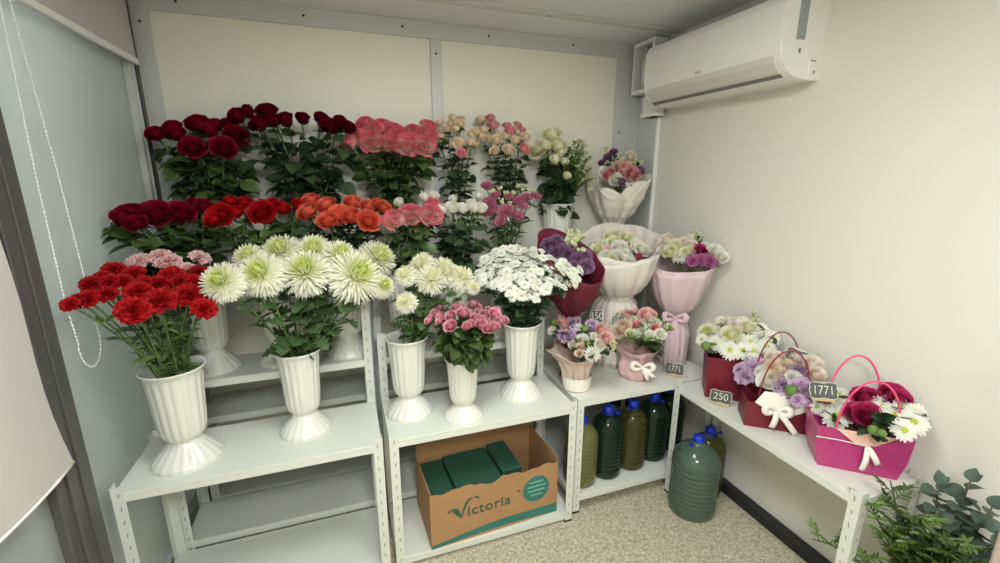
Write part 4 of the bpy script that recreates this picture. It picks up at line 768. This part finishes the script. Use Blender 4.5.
# ================================================================== wrapped bouquets
def paper(n,c,rough=.6,al=None,ns=None): return mat(n,c,rough,spec=.4,bump=(18,.35,.004),thin=.2)
M['pw']=paper('white_paper',C(236,228,222)); M['pp']=paper('pink_paper',C(222,198,206)); M['pb']=paper('burgundy_paper',C(112,36,54),.5); M['pl']=paper('lilac_paper',C(230,210,214))
M['pwin']=paper('white_film',C(240,236,226),.45); M['ribw']=mat('white_satin',C(244,238,230),.35); M['ribp']=mat('pink_satin',C(226,196,206),.35)
M['pt']=paper('beige_paper',C(228,208,194)); M['pr']=paper('rose_paper',C(226,192,194)); M['ribg']=mat('silver_ribbon',C(206,206,204),.3)
KM={'rw':('f','whiterose','rose_bloom'),'rb':('o','blush','rose_bloom'),'ry':('f','creamrose','rose_bloom'),'rh':('b','hotpink','rose_bud'),'ro':('f','peach','rose_bloom'),'rp':('o','salmon','rose_bloom'),'rq':('o','rosepink','rose_bloom'),'rv':('l','plum','lisianthus_bloom'),'rm':('f','fuchsia','rose_bloom'),
'cp':('carn','carnpink','carnation_bloom'),'cp2':('carn','lilacpink','carnation_bloom'),'cm':('carn','magenta','carnation_bloom'),'cv':('carn','violet','carnation_bloom'),'cl':('carn','lilac','carnation_bloom'),'dw':('fluffy','whitepetal','chrysanthemum_bloom'),'dy':('daisy','whitepetal','daisy_bloom'),'mg':('mum','mum','chrysanthemum_bloom'),'ga':('cluster','budgreen','bud_cluster')}
BALL=ball_mesh().mesh('green_ball_mesh',M['greenball'])
def dome(t,key,low,fb=.35,leaf='leaf2',lsz=.035,nleaf=46,rs=1.0,lk='rose',push=0.0):
    """blooms of an arrangement, each a part; returns centre"""
    O=t.location; pts=DATA[key]; n=len(pts)
    c=Vector([sum(p[q] for p in pts)/n for q in range(3)]); low=c-Vector((0,0,low))
    f=MB(); st=MB(); base=low-O
    for (x,y,z,r,k) in pts:
        P=Vector((min(x,1.76),y,z)); r*=rs; nn=((P-low).normalized()*(1-fb-.2)+front(P)*(fb+.2)).normalized(); b=P-nn*r*.4-O
        if k=='gb': link('green_button',BALL,t,M=orient(nn,0,b,r*.8))
        elif k=='eu':
            for _ in range(5): add_leaf(f,'round',b,nn+Vector((rnd.uniform(-1,1),rnd.uniform(-1,1),rnd.uniform(-.5,.8))),.045)
        else:
            hk,mt,nm=KM[k]; put_head(t,hk,mt,b,nn,r*(1.0 if hk!='cluster' else 1.2),name=nm)
        st.tube([base,base.lerp(b,.5)+Vector((0,0,.01)),b],.0016,5)
        for _ in range(max(1,nleaf//n)):
            q=base.lerp(b,rnd.uniform(.72,.97)); add_leaf(f,lk,q,nn+Vector((rnd.uniform(-1.2,1.2),rnd.uniform(-1.2,1.2),rnd.uniform(-.6,.5))),lsz*rnd.uniform(.8,1.3))
    build('stems',st,M['stem'],t); build('foliage',f,M[leaf],t)
    return c,low
def wrap(t,name,mt,prof,tilt=.04,sheets=1,seed=1,lean=(0,0),pleat=(11,.06),corner=(3,.02),rimr=.02,back=None):
    r=random.Random(seed); O=t.location; th=math.atan2(O.y,O.x) if back is None else back; o=None
    zmax=prof[-1][1]; zmin=prof[0][1]
    for s in range(sheets):
        ph=r.uniform(0,6.28); ph2=r.uniform(0,6.28); N=96; K=22
        def fn(u,v):
            a=2*PI*u; j=v*(len(prof)-1); i=min(len(prof)-2,int(j)); q=j-i; q2=q*q*(3-2*q)
            R=prof[i][0]*(1-q2)+prof[i+1][0]*q2; Z=prof[i][1]*(1-q)+prof[i+1][1]*q
            w=max(0,(Z-zmin)/(zmax-zmin)); top=max(0,(w-.45)/.55)
            R*=1-s*.05
            R*=1+pleat[1]*math.cos(pleat[0]*a+ph+2*w)*(1-.55*top)+.035*math.cos(5*a+ph2+w*2)+ .03*math.sin(3*a+w*5+ph)
            R+=rimr*top*math.cos(corner[0]*a+ph2)
            Z+=tilt*math.cos(a-th)*top+ corner[1]*top**2*math.cos(corner[0]*a+ph2+s*2)+s*.012*top
            return (R*math.cos(a)+lean[0]*w,R*math.sin(a)+lean[1]*w,Z)
        m=MB().grid(fn,N,K,wrap=True)
        x=build(name,m,mt,t); o=o or x
        sm=x.modifiers.new('paper thickness','SOLIDIFY'); sm.thickness=.0012
    return o
def bow(t,name,mt,p,face,s=1.0,tails=((-.02,-.09),(.03,-.11)),w=.014,loops=True):
    """ribbon bow at local p looking along heading face (rad)"""
    m=MB(); dx=Vector((math.cos(face+PI/2),math.sin(face+PI/2),0)); dn=Vector((math.cos(face),math.sin(face),0)); p=Vector(p)
    def strap(pts,wd):
        vs=[];N=len(pts)
        for i,q in enumerate(pts):
            tg=(pts[min(i+1,N-1)]-pts[max(i-1,0)]).normalized(); sd=tg.cross(dn)
            sd=sd.normalized() if sd.length>.15 else Vector((0,0,1))
            ww=wd[i] if isinstance(wd,list) else wd
            vs+= [q-sd*ww/2, q+dn*.002, q+sd*ww/2]
        m.add([tuple(v) for v in vs],[(3*i+j,3*i+j+1,3*i+j+4,3*i+j+3) for i in range(N-1) for j in range(2)])
    if loops:
        for sg in (-1,1):
            pts=[p+dx*sg*.045*s*math.sin(a)*1.0+Vector((0,0,.018*s*math.sin(2*a)*.9+.008*s*math.sin(a)))+dn*(.010*s*math.sin(a)) for a in [i*PI/10 for i in range(11)]]
            strap(pts,[w*s*(.5+.7*math.sin(i*PI/10)) for i in range(11)])
    m.merge(MB().lathe([(.001,-.008*s),(.008*s,-.006*s),(.009*s,0),(.008*s,.006*s),(.001,.008*s)],12),Matrix.Translation(p+dn*.006))
    for (ax,az) in tails:
        pts=[p+dn*(.006+.010*math.sin(i/8*PI))+dx*ax*(i/8)**.8+Vector((0,0,az*(i/8))) for i in range(9)]
        strap(pts,w*s)
    o=build(name,m,mt,t); sm=o.modifiers.new('ribbon thickness','SOLIDIFY'); sm.thickness=.0008; return o
def facecam(p): return math.atan2(-p[1],-p[0])
# top bouquet
t=thing('wrapped_bouquet','small bouquet of pink and plum flowers in white film, topmost, on the tall corner rack','bouquet',(1.515,2.265,1.08))
dome(t,'bt',.16,rs=1.1,nleaf=60,leaf='leaf'); wrap(t,'paper_wrap',M['pwin'],[(.055,0),(.047,.10),(.040,.19),(.062,.25),(.108,.32),(.145,.41),(.168,.51)],.095,2,3,lean=(.02,.01),corner=(4,.03),rimr=.028)
build('tie_band',MB().lathe([(.044,.175),(.048,.18),(.048,.20),(.046,.205)],24),M['ribw'],t)
# three tall ones on the corner rack
t=thing('wrapped_bouquet','large bouquet of white roses in blush-white paper, behind the small peach arrangement','bouquet',(1.355,1.94,.6))
dome(t,'bw',.22,rs=1.12,fb=.3,nleaf=60); wrap(t,'paper_wrap',M['pw'],[(.13,0),(.135,.10),(.132,.24),(.112,.32),(.082,.365),(.082,.385),(.140,.44),(.172,.50),(.196,.57),(.212,.65)],.070,2,5,pleat=(17,.045),rimr=.006,corner=(3,.012))
build('tie_band',MB().lathe([(.084,.365),(.089,.368),(.089,.382),(.085,.388)],32),M['ribw'],t)
t=thing('wrapped_bouquet','bouquet in lilac-pink paper with a satin bow, nearest the side wall','bouquet',(1.635,1.80,.6))
dome(t,'bp',.22,rs=1.15,fb=.3,nleaf=60); wrap(t,'paper_wrap',M['pl'],[(.070,0),(.076,.08),(.078,.17),(.062,.235),(.048,.262),(.050,.285),(.100,.34),(.130,.42),(.150,.50),(.166,.59)],.075,2,8,pleat=(14,.035),rimr=.006,corner=(3,.008))
build('tie_band',MB().lathe([(.052,.260),(.057,.265),(.057,.280),(.053,.285)],32),M['ribp'],t)
bow(t,'satin_bow',M['ribp'],(-.042,-.045,.272),facecam(t.location),1.2,((-.015,-.15),(.03,-.19)),.020)
t=thing('wrapped_bouquet','bouquet of violet carnations in burgundy paper, partly behind the white daisy spray','bouquet',(1.01,1.84,.6))
dome(t,'bb',.2,rs=1.2,fb=.35,nleaf=40); wrap(t,'paper_wrap',M['pb'],[(.030,.0),(.030,.20),(.034,.32),(.032,.335),(.060,.37),(.105,.43),(.142,.52),(.160,.63)],.105,1,4,lean=(-.01,-.02),pleat=(9,.04),rimr=.0,corner=(3,.006),back=1.9)
bow(t,'silver_ribbon',M['ribg'],(-.01,-.045,.34),facecam(t.location),.6,((-.035,-.12),(.04,-.14)),.022,loops=False)
# edge of pale lining
# two small arrangements
t=thing('flower_arrangement','small lilac carnation arrangement in beige paper with lace band, beside the white daisy vase','flowers',(1.0,1.715,.6))
dome(t,'bl',.13,rs=1.15,fb=.3,nleaf=110,lsz=.038)
wrap(t,'paper_wrap',M['pt'],[(.052,0),(.060,.05),(.066,.10),(.076,.14),(.105,.175),(.135,.20)],.0,1,9,lean=(-.015,0),corner=(3,.02),rimr=.020)
m=MB(); m.lathe([(.064,.004),(.066,.02),(.070,.055),(.071,.07)],60,0,lambda a,j,z:1+.02*math.cos(20*a)+(.02*math.cos(20*a) if j==3 else 0)); build('lace_band',m,M['ribw'],t)
t=thing('flower_arrangement','small peach and salmon rose arrangement in pink paper, before the white bouquet','flowers',(1.345,1.725,.6))
dome(t,'br',.12,rs=1.15,fb=.3,nleaf=70,leaf='leafb',lsz=.045)
wrap(t,'paper_wrap',M['pr'],[(.070,0),(.082,.03),(.084,.07),(.074,.10),(.078,.115),(.098,.145),(.105,.16)],.0,1,10,corner=(5,.008),rimr=.010,pleat=(9,.05))
m=MB()
for k in range(9):
    a=-.45+rnd.uniform(-.5,.6); d=Vector((math.cos(a),math.sin(a),rnd.uniform(-.25,.05))); add_leaf(m,'rose',Vector((0,0,.165))+d*.05,d,.085)
build('broad_leaves',m,M['leaf'],t)
bow(t,'satin_bow',M['ribw'],(.035-.06,-.085,.085),facecam(t.location)+.1,1.1,((.03,-.06),(.06,-.045)),.018)
price('white-edged slate price board chalked 350 standing among the lilac carnations',1.135,1.78,.885,-25,'350',-.15,.060,.060)
price('white-edged slate price board chalked 250 beside the peach roses, before the white bouquet',1.235,1.745,.87,-30,'250',-.15,.060,.045)

# ================================================================== gift bag arrangements on the side rack
M['burg']=mat('burgundy_card',C(116,24,42),.45,noise=(10,.3,C(102,20,38))); M['burg2']=mat('burgundy_cord',C(140,40,66),.4)
M['pinkbag']=mat('magenta_card',C(178,60,118),.35,noise=(8,.3,C(166,52,108))); M['pinkcord']=mat('pink_cord',C(226,84,130),.35); M['film']=mat('peach_film',C(226,186,170),.35)
def bag(t,w0,d0,w1,d1,h,mt,bulge=.0,crease=True):
    """open-topped card carrier, front face to -y"""
    m=MB(); th=.002
    def ring(s,z,w,d): return [(-w/2+s,-d/2+s,z),(w/2-s,-d/2+s,z),(w/2-s,d/2-s,z),(-w/2+s,d/2-s,z)]
    mid=(w0+w1)/2+bulge
    rings=[ring(0,0,w0,d0),ring(0,h*.45,mid,(d0+d1)/2),ring(0,h,w1,d1),ring(th,h,w1,d1),ring(th,h*.45,mid,(d0+d1)/2),ring(th,.003,w0,d0)]
    vs=[p for r in rings for p in r]; fs=[(j*4+k,j*4+(k+1)%4,(j+1)*4+(k+1)%4,(j+1)*4+k) for j in range(5) for k in range(4)]+[(3,2,1,0),(20,21,22,23)]
    m.add(vs,fs); 
    if crease:
        for sx in (-1,1): m.tube([(sx*w0*.10,-d0/2-.0005,h*.03),(sx*w1*.46,-d1/2-.001,h*.97)],.0009,5)
    return build('bag_body',m,mt,t,smooth=False)
def handle(t,x0,x1,y,z0,zt,mt,r=.003,lean=0):
    n=24; pts=[((x0+x1)/2-(x1-x0)/2*math.cos(PI*i/n),y+lean*math.sin(PI*i/n),z0+(zt-z0)*math.sin(PI*i/n)**.85) for i in range(n+1)]
    return build('handle',MB().tube(pts,r,8),mt,t)
RZ=math.radians(-38)
t=thing('flower_bag','tall burgundy gift bag of white daisies and pale roses, farthest along the side rack','flowers',(1.632,1.425,.6),RZ)
bag(t,.19,.13,.205,.15,.20,M['burg'])
def dome_in(t,key,low,**k):
    """domes are laid out unrotated: hold them on the bag through its inverse turn"""
    r=t.rotation_euler.z; before=set(bpy.data.objects)
    dome(t,key,low,**k)
    R=Matrix.Rotation(-r,4,'Z')
    for o in set(bpy.data.objects)-before:
        if o.parent==t: o.matrix_basis=R@o.matrix_basis
dome_in(t,'g1',.12,rs=1.15,fb=.3,nleaf=80)
t=thing('flower_bag','low burgundy gift bag of lilac carnations with white ribbon, between the other two bags','flowers',(1.625,1.165,.6),RZ)
bag(t,.25,.13,.25,.15,.115,M['burg']); dome_in(t,'g2',.12,rs=1.15,fb=.3,nleaf=60)
m=MB(); m.add([(-.10,-.078,.115),(.0,-.080,.06),(.10,-.078,.115),(.06,-.072,.165),(-.07,-.072,.165)],[(0,1,4),(1,3,4),(1,2,3)]); o=build('white_liner',m,M['ribw'],t,smooth=False); sm=o.modifiers.new('t','SOLIDIFY'); sm.thickness=.001
handle(t,-.085,.085,-.06,.11,.345,M['burg2'],lean=-.01); handle(t,-.085,.085,.055,.11,.375,M['burg2'],lean=.01)
bow(t,'satin_bow',M['ribw'],(-.02,-.082,.09),-PI/2,1.0,((-.012,-.07),(.075,-.085)),.022)
t=thing('flower_bag','magenta gift bag of large white daisies and fuchsia roses, nearest end of the side rack','flowers',(1.648,.885,.6),math.radians(-41))
bag(t,.225,.13,.27,.14,.155,M['pinkbag'],.012); dome_in(t,'g3',.13,rs=1.12,fb=.35,nleaf=60,lsz=.04)
handle(t,-.08,.09,-.06,.13,.345,M['pinkcord'],.0035,-.01); handle(t,-.085,.08,.06,.13,.375,M['pinkcord'],.0035,.02)
m=MB(); m.add([(-.085,-.0745,.158),(.09,-.0745,.158),(.03,-.080,.118),(-.02,-.080,.112)],[(0,3,2,1)]); o=build('film_liner',m,M['film'],t,smooth=False); o.modifiers.new('t','SOLIDIFY').thickness=.001
bow(t,'satin_bow',M['ribw'],(.01,-.080,.11),-PI/2,.9,((-.005,-.085),(.035,-.055)),.020,loops=False)
build('ribbon_band',MB().tube([(-.135,-.075,.115),(-.06,-.079,.118),(.01,-.080,.112)],.0018,6),M['ribw'],t)
o=price('slate price board chalked 1771 leaning among the daisies of the magenta bag',1.60,.975,.80,-62,'1771',-.45,.085,.058)
o.rotation_euler=(0,math.radians(-14),math.radians(-60))
o=price('slate price board propped on the handle of the low burgundy bag',1.665,1.155,.862,-55,'280',-.35,.080,.050); o.rotation_euler=(0,math.radians(14),math.radians(-52))

# ================================================================== greenery in a bucket by the wall
o=build('bucket',MB().lathe([(.085,0),(.09,.004),(.112,.33),(.118,.34),(.114,.342),(.106,.335),(.085,.012),(.001,.01)],48),M['white'],None,(1.60,.58,0)); tag(o,'white plastic bucket on the floor holding the cut greenery','bucket')
def branch(kind,tip,i,label,n,ls,mid=None,grp=None):
    B=Vector((1.60+.05*math.cos(i*2.1),.58+.05*math.sin(i*2.1),.04)); T=Vector(tip)
    path=[p-B for p in bez(B,Vector((1.59+(T.x-1.59)*.25,.58+(T.y-.58)*.3,.42)),T,12)]
    t=thing('eucalyptus_branch' if kind=='euc' else 'greenery_branch',label,'greenery',B,0,grp)
    build('twig',MB().tube(path,[.003]*8+[.0022]*5,6),M['bark'] if kind=='euc' else M['stemd'],t)
    m=MB()
    if kind=='euc':
        for j in range(n):
            tt=.45+.55*j/n; k=min(11,int(tt*12)); p=path[k].lerp(path[k+1],tt*12-k); a=j*1.57+rnd.uniform(-.3,.3)
            for sg in (0,PI): add_leaf(m,'round' if i%2 else 'rose',p,(math.cos(a+sg),math.sin(a+sg),rnd.uniform(-.1,.5)),ls*rnd.uniform(.75,1.15)*(1.25-.5*tt))
        add_leaf(m,'rose',path[-1],path[-1]-path[-2],ls*.6); add_leaf(m,'rose',path[-1],(path[-1]-path[-2])+Vector((.02,-.02,0)),ls*.5)
        build('foliage',m,M['euc'],t)
    else:
        for j in range(n):
            tt=.42+.58*j/n; k=min(11,int(tt*12)); p=path[k].lerp(path[k+1],tt*12-k); a=j*2.4+rnd.uniform(-.3,.3)
            d=Vector((math.cos(a),math.sin(a),.75)).normalized(); q=p+d*ls*1.3; m.tube([p,q],.0012,4)
            for s in range(4):
                c=p.lerp(q,.25+.25*s)
                for sg in (-1,1): add_leaf(m,'slim',c,Vector((-d.y,d.x,.2))*sg+d*.8,ls*.85)
            add_leaf(m,'slim',q,d,ls*.9)
        build('foliage',m,M['leaf' if i%3 else 'leafb'],t)
eg='eucalyptus branches by the side wall'; gg='feathery green branches by the side wall'
for i,(tip,l) in enumerate(((( 1.64,.64,.69),'round-leaved eucalyptus branch closest to the magenta bag'),((1.66,.585,.735),'tallest grey-green eucalyptus branch against the side wall'),((1.66,.53,.69),'broad-leaved eucalyptus branch leaning away from the racks'),((1.62,.49,.63),'lowest eucalyptus branch, farthest from the racks'))):
    branch('euc',tip,i,l,13,.070,grp=eg)
for i,tip in enumerate(((1.50,.74,.60),(1.52,.70,.69),(1.55,.66,.60),(1.52,.62,.63),(1.53,.575,.60),(1.52,.53,.62),(1.50,.66,.52),(1.55,.50,.58))):
    branch('pist',tip,i,f'feathery green branch beside the eucalyptus, {ORD[i]} from the rack end',16,.036,grp=gg)
branch('pist',(1.50,.865,.33),9,'yellow-green feathery sprig poking out under the side rack by its end leg',12,.036,grp=gg)
o=build('round_pole',MB().lathe([(.001,0),(.009,0),(.009,1.25),(.001,1.252)],20),mat('pale_pink_pole',C(176,160,150),.5),None,(1.505,.448,0)); tag(o,'pale pinkish round pole standing beside the eucalyptus','pole')

# ================================================================== light and camera
def area(name,loc,size,power,col,rot=(0,0,0)):
    l=bpy.data.lights.new(name,'AREA'); l.shape='SQUARE'; l.size=size; l.energy=power; l.color=col
    o=bpy.data.objects.new(name,l); COL.objects.link(o); o.location=loc; o.rotation_euler=rot; return o
area('lamp_light',(.38,.80,H-.035),.55,P1,(.985,1,.955)); area('lamp_light',(.05,-.60,H-.035),.55,P2,(.985,1,.955))
w=bpy.data.worlds.new('glass_backlight'); bpy.context.scene.world=w; w.use_nodes=True  # unseen backdrop glow added behind the glass, shaped brighter upward to lighten its top
nt=w.node_tree; tcn=nt.nodes.new('ShaderNodeTexCoord'); sx=nt.nodes.new('ShaderNodeSeparateXYZ'); crn=nt.nodes.new('ShaderNodeValToRGB')
nt.links.new(tcn.outputs['Generated'],sx.inputs[0]); mrn=nt.nodes.new('ShaderNodeMapRange'); mrn.inputs[1].default_value=-.6; mrn.inputs[2].default_value=.5
nt.links.new(sx.outputs['Z'],mrn.inputs[0]); nt.links.new(mrn.outputs[0],crn.inputs[0]); nt.links.new(crn.outputs[0],nt.nodes['Background'].inputs[0])
crn.color_ramp.elements[0].color=(*C(70,78,74),1); crn.color_ramp.elements[1].color=(*C(214,222,216),1)
w.node_tree.nodes['Background'].inputs[1].default_value=WORLD
cam=bpy.data.cameras.new('camera'); co=bpy.data.objects.new('camera',cam); COL.objects.link(co)
cam.sensor_width=36; cam.lens=36*440.27/1000; cam.clip_start=.02
rx,ry,rz=-.2390807,-.0023177,-.3411378
R=Matrix.Rotation(rz,3,'Z')@Matrix.Rotation(rx,3,'X')@Matrix.Rotation(ry,3,'Y')@Matrix.Rotation(PI/2,3,'X')
co.matrix_world=Matrix.Translation((0,0,1.6))@R.to_4x4()
S=bpy.context.scene; S.camera=co
S.view_settings.view_transform='Standard'; S.view_settings.look='None'; S.view_settings.gamma=1; S.view_settings.exposure=EXPO; S.view_settings.use_curve_mapping=False
S.cycles.max_bounces=8; S.cycles.diffuse_bounces=4; S.cycles.transmission_bounces=6; S.cycles.caustics_reflective=False; S.cycles.caustics_refractive=False
